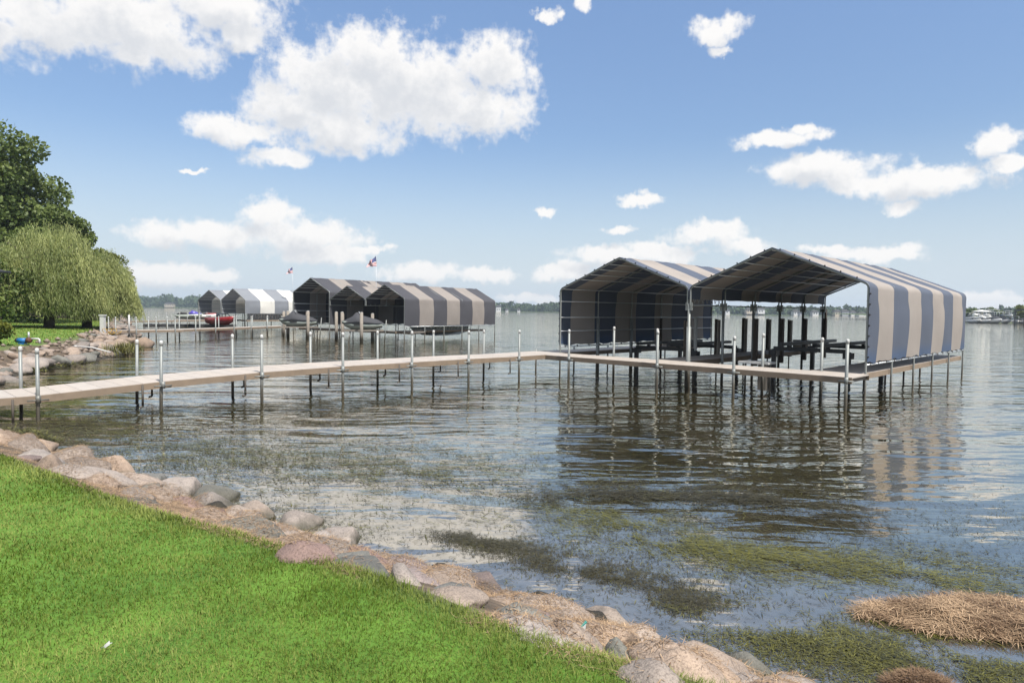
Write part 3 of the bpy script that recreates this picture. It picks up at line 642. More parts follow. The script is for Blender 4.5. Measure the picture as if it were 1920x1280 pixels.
# flags
M_RED = mat('flag red', (0.45, 0.03, 0.04), 0.8); M_WHT = mat('flag white', (0.75, 0.75, 0.75), 0.8); M_NAV = mat('flag navy', (0.04, 0.06, 0.2), 0.8)
def flag(label, hx, hy, ztop, hoist, fly, zbase):
    t_ = thing('flag_on_pole', label, 'flag', (hx, hy, zbase))
    MB().tube([(hx, hy, zbase), (hx, hy, ztop + 0.15)], [0.03, 0.012], 6).build('pole', GALVF, t_)
    MB().add([(hx + v[0]*.04, hy + v[1]*.04, ztop + .17 + v[2]*.04) for v in [(1,0,0),(-1,0,0),(0,1,0),(0,-1,0),(0,0,1),(0,0,-1)]], [(0,2,4),(2,1,4),(1,3,4),(3,0,4),(2,0,5),(1,2,5),(3,1,5),(0,3,5)]).build('finial', GALVF, t_)
    nr, nc = 13, 20
    def pt(i, j):
        u = j/nc; v = i/nr
        x = hx - u*fly*0.80 + 0.05*math.sin(u*9 + v*2); y = hy + 0.16*math.sin(u*8 + v*3)*u**.5
        z = ztop - v*hoist*(1 - 0.35*u) - 0.75*hoist*u**1.15*(1 - 0.45*v) + 0.05*math.sin(u*11)
        return (x, y, z)
    def seg(test):
        vs = []; fs = []
        for i in range(nr):
            for j in range(nc):
                if test(i, j):
                    b_ = len(vs); vs += [pt(i,j), pt(i+1,j), pt(i+1,j+1), pt(i,j+1)]; fs.append((b_, b_+1, b_+2, b_+3))
        return MB().add(vs, fs, True)
    can = lambda i, j: i < 7 and j < 8
    seg(can).build('canton', M_NAV, t_)
    for i0 in range(13): seg(lambda i, j: i == i0 and not can(i, j)).build('stripe', M_RED if i0 % 2 == 0 else M_WHT, t_)
    st_ = MB()
    for i in range(6):
        for j in range(7):
            p = Vector(pt(0.6 + i, 0.5 + j)) + Vector((0, -0.012, 0)); st_.add([p + Vector((-.012,0,0)), p + Vector((0,0,-.014)), p + Vector((.012,0,0)), p + Vector((0,0,.014))], [(0,1,2,3)])
    o = st_.build('star_field', M_WHT, t_); o['kind'] = 'stuff'
p = atY(705.5, 480, 68); flag('larger american flag flying above the charcoal canopies', p[0], p[1], p[2], 1.05, 1.15, 0.0)
p = atY(548.5, 500, 95); flag('smaller american flag flying above the white canopies', p[0], p[1], p[2], 0.95, 1.0, 0.0)

# ---- white canopies
A4 = Vector((0.806, -0.592)); B4 = Vector((0.592, 0.806)); pw = atY(459.6, 580, 91); O4 = Vector((pw[0], pw[1]))
canopy('boat_canopy', 'white and slate striped canopy whose long wall faces the charcoal canopies', 'white striped canopies', O4 - A4*5.9, A4, B4, 5.9, 16.0, 3.75, 5.3, 4, (SLATE, WHITEF), [1]*7, 'wall', 'wall', 1.95, r=0.05, ties=False, detail=False)
canopy('boat_canopy', 'white and slate striped canopy beside the open lake and wooded far shore', 'white striped canopies', O4 - A4*12.1, A4, B4, 5.9, 15.0, 3.75, 5.15, 4, (SLATE, WHITEF), [1]*7, 'wall', 'wall', 1.95, r=0.05, ties=False, detail=False)
def fe(a, b, z): p = O4 + A4*a + B4*b; return (p.x, p.y, z)
dock_any('dock', 'far grey dock running out to the white striped canopies', at(200, 602, 0.9), at(470, 599, 0.9), 1.3, 0.9, 7, pr=0.045)
dock_any('dock', 'dark low dock alongside the white canopy wall', fe(0.3, 0, 0)[:2], fe(0.3, 15, 0)[:2], 1.2, 1.0, 4, posts=False)
rl = thing('deck_railing', 'dark slatted railing below the white canopy side wall', 'railing', fe(0.2, 0, 0))
for zz_ in (1.15, 1.85): MB(fx=fe).tube([(0.2, 0.2, zz_), (0.2, 15, zz_)], 0.04, 5).build('rail', DARKM, rl)
for i in range(34): MB(fx=fe).box(0.17, 0.23, 0.3 + i*0.44, 0.52 + i*0.44, 1.15, 1.85).build('slat', DARKM, rl)
fr = thing('floating_raft', 'long low black floating raft moored behind the tan dock', 'raft', (*at(300, 611, 0), 0))
pa, pb = Vector((*at(268, 611.5, 0), 0)), Vector((*at(440, 612.5, 0), 0)); u = (pb - pa).normalized(); wv_ = Vector((-u.y, u.x, 0))*1.6
MB().slab([pa + Vector((0,0,.30)), pb + Vector((0,0,.30)), pb + wv_ + Vector((0,0,.30)), pa + wv_ + Vector((0,0,.30))], 0.36).build('deck', DARKM, fr)
for f in np.linspace(0.05, 0.95, 7): MB().tube([pa + (pb-pa)*float(f) + Vector((0,0,.25)), pa + (pb-pa)*float(f) + wv_ + Vector((0,0,.25))], 0.1, 8).build('bumper', BLACK, fr)
q = at(355, 608.5, 0.0); jet_ski('uncovered violet and blue watercraft by the far dock', (q[0], q[1]), R_(15), HULLG, False, 'uncovered watercraft at the far dock', PURPLE, 1.2, 0.9)
q = at(387, 608.5, 0.0); jet_ski('uncovered pale red watercraft by the far dock', (q[0], q[1]), R_(12), HULLW, False, 'uncovered watercraft at the far dock', PINKR, 1.2, 0.9)
def runabout(name, label, org, rz, L=6.0, hull=HULLW, z0=0.25, cover=None, group=None, tower=False, cat='boat'):
    t_ = thing(name, label, cat, (org[0], org[1], 0), group)
    c, s_ = math.cos(rz), math.sin(rz); k_ = L/6.0
    def fl(x, y, z): return (org[0] + (x*c - y*s_)*k_, org[1] + (x*s_ + y*c)*k_, z0 + z*k_)
    def sec(x, hw, zb, zc, zt): return [(x,0,zb),(x,-hw*.8,zc),(x,-hw,zt),(x,hw,zt),(x,hw*.8,zc)]
    MB(fx=fl).loft([sec(*q) for q in [(-3,1.1,-.3,.0,.75),(-1.5,1.15,-.35,-.02,.78),(0,1.15,-.35,.0,.82),(1.5,.95,-.25,.12,.92),(2.5,.5,.1,.4,1.0),(3,.06,.7,.8,1.05)]]).build('hull', hull, t_)
    MB(fx=fl).box(-2.9, 1.2, -.85, .85, .79, .86).build('deck', HULLW, t_)
    MB(fx=fl).loft([[(x,-1.05*a,.9),(x-.25,-.9*a,h_),(x-.25,.9*a,h_),(x,1.05*a,.9)] for x, a, h_ in [(0.2,1,1.45),(.9,.8,1.3)]], caps=False).build('windshield', GLASS, t_)
    if cover is not None:
        MB(fx=fl).loft([[(x,-a,.8),(x,-a*.6,d),(x,a*.6,d),(x,a,.8)] for x, a, d in [(-3,1.1,.95),(-1.5,1.18,1.25),(0,1.18,1.6),(1.3,1.0,1.35),(2.9,.15,1.1)]]).build('cover', cover, t_)
    if tower:
        MB(fx=fl).box(-2.0, .4, -1.0, 1.0, 2.25, 2.34).build('canopy_top', HULLW if tower == 1 else DARKM, t_)
        for x in (-1.9, .3):
            for y in (-.95, .95): MB(fx=fl).tube([(x, y, .8), (x, y, 2.26)], 0.035, 5).build('canopy_pole', GALVF, t_)
    return t_
q = fe(-3.0, -1.6, 0); runabout('motorboat', 'red hulled motorboat moored across the front of the long walled white canopy', (q[0], q[1]), math.atan2(A4.y, A4.x), 5.6, RED, 0.55, None)
q = fe(-1.9, 5.0, 0); runabout('motorboat', 'motorboat under a bright blue cover inside the white canopy', (q[0], q[1]), math.atan2(B4.y, B4.x), 5.5, HULLW, 1.2, BLUEC)
q = fd(-2.6, 6.5, 0); runabout('motorboat', 'dark covered motorboat in shade under the charcoal canopy', (q[0], q[1]), math.atan2(B3.y, B3.x) + math.pi, 7.0, HULLG, 0.7, COVER)

# ------------------------------------------------------------------ boulders
def boulder_mesh(name, seed, sub_=3):
    import bmesh
    bm = bmesh.new(); bmesh.ops.create_icosphere(bm, subdivisions=sub_, radius=1.0)
    r = random.Random(seed); planes = [(Vector((r.uniform(-1,1), r.uniform(-1,1), r.uniform(-.5,1))).normalized(), r.uniform(0.5, 0.82)) for _ in range(12)]
    off = Vector((r.random()*50, r.random()*50, r.random()*50))
    from mathutils import noise as mn
    for v in bm.verts:
        p = v.co.copy()
        for n_, d_ in planes:
            e = p.dot(n_) - d_
            if e > 0: p -= n_*e*0.93
        p *= 1 + 0.10*mn.noise(p*1.3 + off) + 0.05*mn.noise(p*4 + off) + 0.02*mn.noise(p*9 + off)
        v.co = p
    for f in bm.faces: f.smooth = True
    me = bpy.data.meshes.new(name); bm.to_mesh(me); bm.free(); return me
RM = [boulder_mesh('boulder', s, 3) for s in range(9)]; RS = [boulder_mesh('small_boulder', s + 40, 2) for s in range(9)]
def matset(meshes):
    out = {}
    for m in (ROCKT, ROCKP, ROCKG):
        L_ = []
        for me in meshes:
            c = me.copy(); c.materials.append(m); L_.append(c)
        out[m.name] = L_
    return out
RMM, RSM = matset(RM), matset(RS)
rock_bvh_v, rock_bvh_f = [], []
def boulder(parent, x, y, z, sx_, sy_, sz_, rz, m, small=False, bvh=False, tilt=0.2):
    me = random.choice((RSM if small else RMM)[m.name])
    o = bpy.data.objects.new('boulder', me); C.objects.link(o)
    loc = Vector((x, y, z)); o.rotation_euler = (random.uniform(-tilt, tilt), random.uniform(-tilt, tilt), rz); o.scale = (sx_, sy_, sz_)
    if parent is not None: o.parent = parent; o.location = loc - parent.location
    else: o.location = loc
    if bvh:
        M = Matrix.LocRotScale(loc, o.rotation_euler, o.scale); b_ = len(rock_bvh_v)
        rock_bvh_v.extend([M @ v.co for v in me.vertices]); rock_bvh_f.extend([[b_ + i for i in p.vertices] for p in me.polygons])
    return o
nr_ = thing('rock_revetment', 'near shore bank of tan, pink and grey boulders edging the mown lawn', 'rock bank', (-1.0, 6.0, 0))
PLACED = []
def on_bank(px, py):
    d = ray(px, py); tt = np.linspace(2.0, 40.0, 1500); hit = np.nonzero(H + d[2]*tt <= np.maximum(gz(d[0]*tt, d[1]*tt), 0.0) + 0.06)[0][0]
    return d[0]*tt[hit], d[1]*tt[hit], max(0.02, H + d[2]*tt[hit])
def rock_px(cx, cy, wpx, hpx, m, zc=0.55, asp=0.7, rz=None, sz=None):
    x, y, zc = on_bank(cx, cy); s_ = wpx*y/F/2
    boulder(nr_, x, y, zc - 0.10, s_*1.15, s_*asp*1.3, sz or max(0.17, s_*0.58), rz if rz is not None else -0.75 + random.uniform(-.25, .25), m, bvh=True, tilt=0.15); PLACED.append((x, y, s_))
for r_ in [(578,1030,125,0,ROCKP,.72,.75,-.2),(665,1047,150,0,ROCKG,.74,.55,-.3),(630,1003,150,0,ROCKT,.5,.6),(505,986,110,0,ROCKT,.72,.6),(560,972,140,0,ROCKT,.45,.6),
           (850,1098,135,0,ROCKG,.72,.6,-.75),(885,1086,150,0,ROCKP,.55,.6),(970,1146,190,0,ROCKG,.70,.62,-.35),(760,1075,110,0,ROCKT,.75,.6),(725,1045,120,0,ROCKT,.5,.6),
           (1125,1168,165,0,ROCKT,.5,.75),(1085,1192,160,0,ROCKT,.76,.5,-.6),(1290,1250,235,0,ROCKT,.45,.6,-.6),(1225,1262,180,0,ROCKT,.72,.5,-.6),(1165,1215,70,0,ROCKG,.70,.7),(1490,1278,160,0,ROCKT,.35,.7),
           (1390,1235,120,0,ROCKG,.28,.7),(440,962,120,0,ROCKT,.75,.6),(395,945,120,0,ROCKT,.72,.6),(400,925,140,0,ROCKG,.45,.6),(330,912,150,0,ROCKT,.55,.6),(470,955,120,0,ROCKT,.5,.6),
           (275,902,130,0,ROCKG,.6,.6),(205,880,150,0,ROCKT,.6,.6),(130,862,140,0,ROCKT,.62,.6),(55,838,130,0,ROCKT,.62,.6),(0,822,120,0,ROCKT,.62,.6),(290,925,110,0,ROCKT,.78,.5),(190,898,120,0,ROCKT,.80,.5),(90,868,120,0,ROCKT,.8,.5)]:
    rock_px(*r_[:5], r_[5], r_[6], r_[7] if len(r_) > 7 else None)
i = 0; tries = 0
while i < 170 and tries < 6000:      # the rest of the near bank, filling gaps along the whole edge
    tries += 1; tt = random.random()*11.5
    j = 2 + int(tt); f = tt - int(tt); ax, ay = SH[min(j, 14)]; bx, by = SH[min(j+1, 15)]
    x, y = ax + (bx-ax)*f, ay + (by-ay)*f; u = Vector((bx-ax, by-ay)).normalized(); n_ = Vector((u.y, -u.x)); dd = random.uniform(0.1, 1.75)
    if shore_d(np.array([x + n_.x*.5]), np.array([y + n_.y*.5]))[0] < 0: n_ = -n_
    x += n_.x*dd; y += n_.y*dd; s_ = random.uniform(0.16, 0.40)
    if any((x-a)**2 + (y-b_)**2 < ((s_+c)*0.55)**2 for a, b_, c in PLACED): continue
    z = float(gz(np.array([x]), np.array([y]))[0]); PLACED.append((x, y, s_)); i += 1
    boulder(nr_, x, y, z - 0.05, s_*1.4, s_*1.05, s_*0.5, random.uniform(0, 6.3), random.choice((ROCKT, ROCKT, ROCKT, ROCKP, ROCKG)), bvh=True)
fr_ = thing('rock_revetment', 'far bank of tan fieldstones and boulders below the willow lawn', 'rock bank', (-18.9, 26, 0))
placed = []; cnt = 0; tries = 0
seg_i = list(range(16, 30)); lens = [math.hypot(*(SH[j+1]-SH[j])) for j in seg_i]
while cnt < 300 and tries < 9000:
    tries += 1; j = random.choices(seg_i, [l/(1+0.02*SH[q_][1]) for l, q_ in zip(lens, seg_i)])[0]; f = random.random(); a, b_ = Vector(SH[j]), Vector(SH[j+1]); p = a + (b_-a)*f
    u = (b_-a).normalized(); n_ = Vector((-u.y, u.x)); dd = random.triangular(-0.1, 2.8, 0.5)
    if shore_d(np.array([p.x + n_.x*.3]), np.array([p.y + n_.y*.3]))[0] < 0: n_ = -n_
    p = p + n_*dd; s_ = random.uniform(0.26, 0.62) if dd < 1.8 else random.uniform(0.12, 0.30)
    if any((p.x-c)**2 + (p.y-d)**2 < ((s_+e)*0.62)**2 for c, d, e in placed): continue
    placed.append((p.x, p.y, s_)); cnt += 1; z = float(gz(np.array([p.x]), np.array([p.y]))[0])
    boulder(fr_, p.x, p.y, z + s_*0.1, s_*1.4, s_*1.05, s_*0.7, random.uniform(0, 6.3), random.choice((ROCKT, ROCKT, ROCKT, ROCKT, ROCKG)), small=True)
q = at(273, 651, 0); o = boulder(None, q[0], q[1], 0.15, 0.75, 0.6, 0.62, 0.5, ROCKT, small=True); tag(o, 'single pointed boulder standing out in the water off the far bank', 'boulder')
# small stones filling the far bank
n = 5000; jj_ = rng.choice(np.arange(16, 30), n, p=np.array(lens)/sum(lens)); f = rng.random(n)
pp = SH[jj_]*(1-f)[:, None] + SH[jj_+1]*f[:, None] + rng.normal(0, 2.2, (n, 2)); dd = shore_d(pp[:, 0], pp[:, 1]); kk = (dd > 0.2) & (dd < bank_w(pp[:, 1]) + 0.1); pp = pp[kk]; dd = dd[kk]
zz_ = gz(pp[:, 0], pp[:, 1], dd); oc = np.array([(1,0,0),(-1,0,0),(0,1,0),(0,-1,0),(0,0,1),(0,0,-1)], float); nn = len(pp)
V = (oc[None]*rng.uniform(0.07, 0.19, (nn, 1, 1))*np.array([1.2, .9, .7])*rng.uniform(.8, 1.2, (nn, 6, 1)) + np.stack([pp[:,0], pp[:,1], zz_ + 0.05], 1)[:, None]).reshape(-1, 3)
T = ((np.arange(nn)*6)[:, None, None] + np.array([(0,2,4),(2,1,4),(1,3,4),(3,0,4),(2,0,5),(1,2,5),(3,1,5),(0,3,5)])[None]).reshape(-1, 3)
o = np_mesh('pebbles', V, T, ROCKT); o.parent = None; tag(o, 'small loose tan stones filling the far bank between boulders', 'stones', kind='stuff')

# ------------------------------------------------------------------ lawn grass
def lawn_points(n, r0, r1, a0, a1, pw):
    u = rng.random(n); r = (r0**pw + (r1**pw - r0**pw)*u)**(1/pw); a = rng.uniform(a0, a1, n)
    x = r*np.sin(a); y = r*np.cos(a); d = shore_d(x, y); k = d > bank_w(y) - 0.06 + 0.22*(fbm(x, y, 1.6, 9) - 0.5)
    return x[k], y[k], d[k], r[k]
x, y, d, r = lawn_points(520000, 2.2, 14.0, R_(-62), R_(40), 0.75)
n = len(x); pn = fbm(x, y, 0.9, 21); pn2 = fbm(x, y, 3.1, 31)
z = gz(x, y, d) - 0.01
hgt = (0.032 + 0.026*rng.random(n))*(0.7 + 0.7*pn2)
edge = np.clip((0.4 - (d - bank_w(y)))/0.4, 0, 1); hgt *= 1 + 0.5*edge
tint = np.clip(0.22 + 1.3*(pn - 0.38) + 0.5*(fbm(x, y, 0.35, 55) - 0.45) + rng.normal(0, 0.25, n), 0, 1)
gb = blades(np.stack([x, y, z], 1), rng.uniform(0, 6.283, n) , hgt, 0.0036*np.maximum(1, r/4.0), rng.uniform(0.55, 1.4, n), rng.uniform(0.2, 0.9, n), tint, 'lawn_grass', GRASS)
tag(gb, 'bright green mown lawn grass beside the near rock bank', 'grass', kind='stuff')
x = rng.uniform(-70, -14, 170000); y = rng.uniform(17, 95, 170000); d = shore_d(x, y); k_ = d > bank_w(y) + 0.1*rng.normal(size=len(d)); x, y, d = x[k_], y[k_], d[k_]
n = len(x); stripe = 0.5 + 0.5*np.sin((x*0.35 + y*0.94)*1.7)
gb = blades(np.stack([x, y, gz(x, y, d) - 0.01], 1), rng.uniform(0, 6.283, n), rng.uniform(0.06, 0.12, n), np.full(n, 0.05), rng.uniform(0.4, 1.3, n), rng.uniform(0.2, 0.9, n), np.clip(0.45 + 0.4*stripe + rng.normal(0, 0.2, n), 0, 1), 'lawn_grass', GRASS)
tag(gb, 'striped mown lawn grass below the willow trees', 'grass', kind='stuff')

# ------------------------------------------------------------------ straw and water weed
bvh = BVHTree.FromPolygons([tuple(v) for v in rock_bvh_v], rock_bvh_f)
def drop(x, y, d=None):
    z = gz(x, y, d)
    for i in range(len(x)):
        h_ = bvh.ray_cast(Vector((x[i], y[i], 3.0)), Vector((0, 0, -1)), 4.0)
        if h_[0] is not None and h_[0].z > z[i]: z[i] = h_[0].z
    return z
x = rng.uniform(-10, 4.2, 420000); y = rng.uniform(2.2, 14.5, 420000); d = shore_d(x, y); k_ = (d > 0.02) & (d < 2.05) & (fbm(x, y, 1.5, 5) + 0.10*np.clip(x + 1, -3, 3)/3 + rng.normal(0, .04, len(x)) > 0.43); x, y, d = x[k_], y[k_], d[k_]
if len(x) > 90000: x, y, d = x[:90000], y[:90000], d[:90000]
n = len(x); z = drop(x, y, d) + 0.008
gb = blades(np.stack([x, y, z], 1), rng.uniform(0, 6.283, n), rng.uniform(0.03, 0.10, n), np.full(n, 0.0042), rng.uniform(-0.15, 0.25, n), rng.uniform(-0.2, 0.5, n), np.clip(rng.normal(0.5, 0.3, n), 0, 1), 'straw_litter', STRAW)
tag(gb, 'dry washed up straw strewn over the near boulders', 'straw', kind='stuff')
def weed(name, label, P, m, L0=0.05, L1=0.16, w=0.008, lift=0.15, tmean=0.4, cat='water weed', ang=None):
    n = len(P); g_ = blades(P, rng.uniform(0, 6.283, n) if ang is None else ang + rng.normal(0, .5, n), rng.uniform(L0, L1, n), np.full(n, w)*rng.uniform(.6, 1.4, n), rng.uniform(-0.05, lift, n), rng.uniform(-0.1, 0.25, n), np.clip(rng.normal(tmean, 0.28, n), 0, 1), name, m)
    return tag(g_, label, cat, kind='stuff')
def in_lake(x, y): return shore_d(x, y) < 0.05
# scattered bits over the shallows
n = 460000; x = rng.uniform(-14, 12, n); y = rng.uniform(4, 22, n); sdv = shore_d(x, y)
dens = np.clip(1.15 - (-sdv)/9.5, 0, 1)*np.clip((fbm(x*0.5 + y*0.2, y, 0.8, 61) - 0.32)*3.6, 0.22, 1)
k_ = (sdv < 0) & (rng.random(n) < dens*0.75); x, y = x[k_], y[k_]
weed('floating_weed', 'loose dark weed bits drifting over the shallows', np.stack([x, y, np.full(len(x), 0.006)], 1), WEEDD, 0.03, 0.10, 0.006, 0.2, 0.5)
k_ = rng.random(len(x)) < 0.30
weed('floating_weed', 'loose olive weed strands drifting over the shallows', np.stack([x[k_] + .05, y[k_] + .03, np.full(k_.sum(), 0.008)], 1), WEEDG, 0.04, 0.13, 0.006, 0.2, 0.4)
def band(pts_px, wd, n, z=0.01, zvar=0.03):
    pts = np.array([at(a, b) for a, b in pts_px]); sg = np.linalg.norm(np.diff(pts, axis=0), axis=1); j = rng.choice(len(sg), n, p=sg/sg.sum()); f = rng.random(n)[:, None]
    p = pts[j]*(1-f) + pts[j+1]*f; dv = (pts[j+1]-pts[j])/sg[j][:, None]; nv = np.stack([-dv[:, 1], dv[:, 0]], 1)
    off = rng.normal(0, wd, n)*(0.4 + 1.2*vnoise(p[:, 0], p[:, 1], 1.3, 77)); p = p + nv*off[:, None] + dv*rng.normal(0, wd*1.5, n)[:, None]
    zz = zvar*np.exp(-(off/(wd + 1e-6))**2)*rng.random(n)
    ang = np.arctan2(dv[:, 1], dv[:, 0]); k = (shore_d(p[:, 0], p[:, 1]) < 0.6) & (fbm(p[:, 0]*.8 + p[:, 1]*.3, p[:, 1], 2.2, 91) + rng.normal(0, .06, n) > 0.42)
    return np.stack([p[:, 0], p[:, 1], z + zz], 1)[k], ang[k]
P_, a_ = band([(1060,965),(1200,985),(1330,1030),(1500,1055),(1650,1065),(1800,1085),(1930,1110)], 0.34, 12000); weed('weed_raft', 'yellow green weed streak curving across the shallows', P_, WEEDG, 0.05, 0.16, 0.007, 0.12, 0.55, ang=a_)
P_, a_ = band([(1040,935),(1150,925),(1300,940),(1450,935),(1560,960)], 0.42, 8000); weed('weed_raft', 'dark olive weed raft below the canopy reflections', P_, WEEDD, 0.06, 0.2, 0.011, 0.15, 0.5, ang=a_)
P_, a_ = band([(120,805),(260,830),(420,850),(600,880),(800,880),(1000,900)], 1.1, 16000); weed('weed_raft', 'broad thin olive weed drift off the near boulders', P_, WEEDG, 0.06, 0.2, 0.012, 0.15, 0.3, ang=a_)
P_, a_ = band([(100,800),(300,770),(480,765),(640,755),(760,758)], 0.5, 5000); weed('weed_raft', 'dark weed patches showing through the water along the long pier', P_, WEEDD, 0.08, 0.25, 0.014, 0.1, 0.4, ang=a_)
for pts_, nn_, lb in [([(850,1008),(915,1018),(985,1030)], 4200, 'small dark brown weed mat off the pink boulder'), ([(1005,1048),(1110,1068),(1215,1088)], 6500, 'long dark brown weed mat off the grey boulders'), ([(1245,1118),(1290,1130),(1325,1142)], 2600, 'short olive brown weed mat near the straw heap')]:
    P_, a_ = band(pts_, 0.16, nn_, 0.006, 0.02); weed('weed_mat', lb, P_, WEEDD, 0.04, 0.10, 0.006, 0.2, 0.6)
P_, a_ = band([(1400,1180),(1550,1205),(1700,1235),(1900,1260),(2050,1275)], 0.34, 22000, 0.008, 0.03); weed('weed_mat', 'thick olive green weed scum along the bank below the straw heap', P_, WEEDG, 0.03, 0.09, 0.006, 0.2, 0.35)
P_, a_ = band([(-60,812),(20,815),(85,832)], 0.16, 5000, 0.02, 0.18); weed('weed_mat', 'clump of green weed heaped against the boulders by the pier', P_, WEEDG, 0.08, 0.2, 0.01, 0.6, 0.35)
P_, a_ = band([(205,668),(228,664),(246,660)], 0.5, 1800, 0.05, 0.25); weed('reed_clump', 'low green reeds at the waterline of the far bank', P_, WEEDG, 0.3, 0.7, 0.03, 1.4, 0.5, 'reeds')
P_, a_ = band([(40,700),(100,690),(140,684)], 0.35, 1500, 0.02, 0.12); weed('weed_mat', 'green weed washed along the far bank waterline', P_, WEEDG, 0.15, 0.4, 0.03, 0.4, 0.5)
# straw heap in the water
hx, hy = at(1835, 1152, 0.06); n = 7500; aa = rng.uniform(0, 6.283, n); rr = np.sqrt(rng.random(n)); ux = rr*np.cos(aa); uy = rr*np.sin(aa)
rag = 0.85 + 0.45*(fbm(3*np.cos(aa) + 9, 3*np.sin(aa) + 9, 0.8, 13) - 0.35); ux *= rag; uy *= rag; px = hx + 1.1*ux - 0.10*uy; py = hy + 0.55*uy*(1 + 0.25*np.sin(3*ux)) - 0.10*ux; pz = 0.010 + 0.08*np.clip(1 - rr**2, 0, 1)*(0.3 + 1.3*fbm(px, py, 3.5, 8)) + 0.03*rng.random(n)
hs_ = thing('straw_heap', 'heap of bright tan dry straw lying in the shallows', 'straw heap', (hx, hy, 0))
o = blades(np.stack([px, py, pz], 1), rng.uniform(0, 6.283, n), rng.uniform(0.06, 0.22, n), np.full(n, 0.0058), rng.uniform(-0.05, 0.05, n), rng.uniform(-.1, .12, n), np.clip(0.42 + 1.6*(fbm(px, py, 4.5, 17) - 0.45) + rng.normal(0, 0.36, n), 0, 1), 'straw', STRAW)
o.parent = hs_; o.location = (-hx, -hy, 0); o['kind'] = 'stuff'
secs = []
for i in range(7):
    f = i/6; rr_ = math.cos(f*math.pi/2); secs.append([(hx + 0.95*rr_*math.cos(a), hy + 0.42*rr_*math.sin(a) - 0.10*rr_*math.cos(a), -0.03 + 0.09*math.sin(f*math.pi/2)) for a in np.linspace(0, 2*math.pi, 24, endpoint=False)])
MB().loft(secs, caps=False).build('damp_core', MUD, hs_)
hx2, hy2 = at(1725, 1268, 0.1); n = 3000; aa = rng.uniform(0, 6.283, n); rr = np.sqrt(rng.random(n)); px = hx2 + .26*rr*np.cos(aa); py = hy2 + .16*rr*np.sin(aa)
o = blades(np.stack([px, py, 0.02 + 0.09*(1-rr**2)], 1), rng.uniform(0, 6.283, n), rng.uniform(0.04, 0.1, n), np.full(n, 0.005), rng.uniform(0, .5, n), rng.uniform(-.1, .4, n), np.clip(rng.normal(0.15, 0.2, n), 0, 1), 'straw_tuft', STRAW); tag(o, 'small reddish brown straw tuft in the green scum', 'straw', kind='stuff')
# dark weed lumps stranded on the waterside rocks
for i, (cx, cy, wd, lb) in enumerate([(1105,1118,105,'long lumpy mass of dark wet weed on the waterside boulders'),(1015,1088,70,'rounded lump of dark wet weed beside the straw drift'),(850,1050,110,'low ridge of dark wet weed below the pink boulder'),(405,922,60,'dark wet weed lump on the upper bank boulders'),(1250,1168,55,'knobbly dark weed lump at the water edge'),(1335,1192,60,'dark weed lump half buried in straw'),(600,985,60,'dark weed scrap behind the tan boulder')]):
    x, y = at(cx, cy, 0.3); s_ = wd*y/F/2
    me = RMM[ROCKT.name][i].copy(); me.materials.clear(); me.materials.append(MUD); o = bpy.data.objects.new('weed_lump', me); C.objects.link(o)
    zt = float(drop(np.array([x]), np.array([y]))[0]); o.location = (x, y, max(0.06, zt*0.8)); o.scale = (s_*1.2, s_*0.7, max(.10, s_*.55)); o.rotation_euler = (0, 0, -0.6); tag(o, lb, 'weed lump')

# ------------------------------------------------------------------ small things near the shore
fe_ = thing('feather', 'small white feather lying on the lawn', 'feather', (*at(200, 1214, 0.95), 0.95)); q = at(200, 1214, 0.95); zq = float(gz(np.array([q[0]]), np.array([q[1]]))[0]) + 0.05
MB().loft([[(q[0] + f*0.05 - w_, q[1] + w_*0.4, zq + h_), (q[0] + f*0.05, q[1], zq + h_ + 0.012), (q[0] + f*0.05 + w_, q[1] - w_*0.3, zq + h_)] for f, w_, h_ in [(-.3,.006,.0),(-.1,.012,.012),(.1,.014,.02),(.3,.006,.03)]], close=False, caps=False).build('vane', PVC, fe_)
MB().tube([(q[0] - .03, q[1], zq), (q[0] + .03, q[1], zq + .03)], 0.002, 5).build('quill', PVC, fe_)
TEAL = mat('teal webbing', (0.01, 0.20, 0.17), 0.6); NET = mat('pale grey mesh cloth', (0.35, 0.38, 0.38), 0.8)
bx_, by_ = at(1072, 1172, 0.72); bg_ = thing('mesh_bag', 'teal edged grey mesh bag wedged between two boulders', 'bag', (bx_, by_, 0.6))
top_ = [(bx_ - .10 + .2*i/8, by_ + .02*math.sin(i),   .74 - .055*math.sin(math.pi*i/8) + .0*i) for i in range(9)]
MB().tube(top_, 0.009, 6).build('webbing_edge', TEAL, bg_); MB().tube([top_[0], (bx_ - .10, by_, .60)], 0.008, 6).build('webbing_edge', TEAL, bg_)
MB().loft([top_, [(p_[0]*.9 + bx_*.1, p_[1] - .03, .70) for p_ in top_], [(p_[0]*.8 + bx_*.2, p_[1] - .01, .58) for p_ in top_]], close=False, caps=False).build('mesh_pouch', NET, bg_)
x0, y0 = at(140, 655, 0.55); x1, y1 = at(207, 663, 0.35)
pv = thing('plastic_pipe', 'white plastic pipe lying over the far bank boulders', 'pipe', (x0, y0, 0.5)); MB().tube([(x0, y0, .72), ((x0+x1)/2, (y0+y1)/2, .66), (x1, y1, .42)], 0.032, 8).build('tube', PVC, pv); MB().tube([(x0 - .02, y0, .72), (x0 + .12, y0 - .02, .715)], 0.04, 8).build('coupling', PVC, pv)
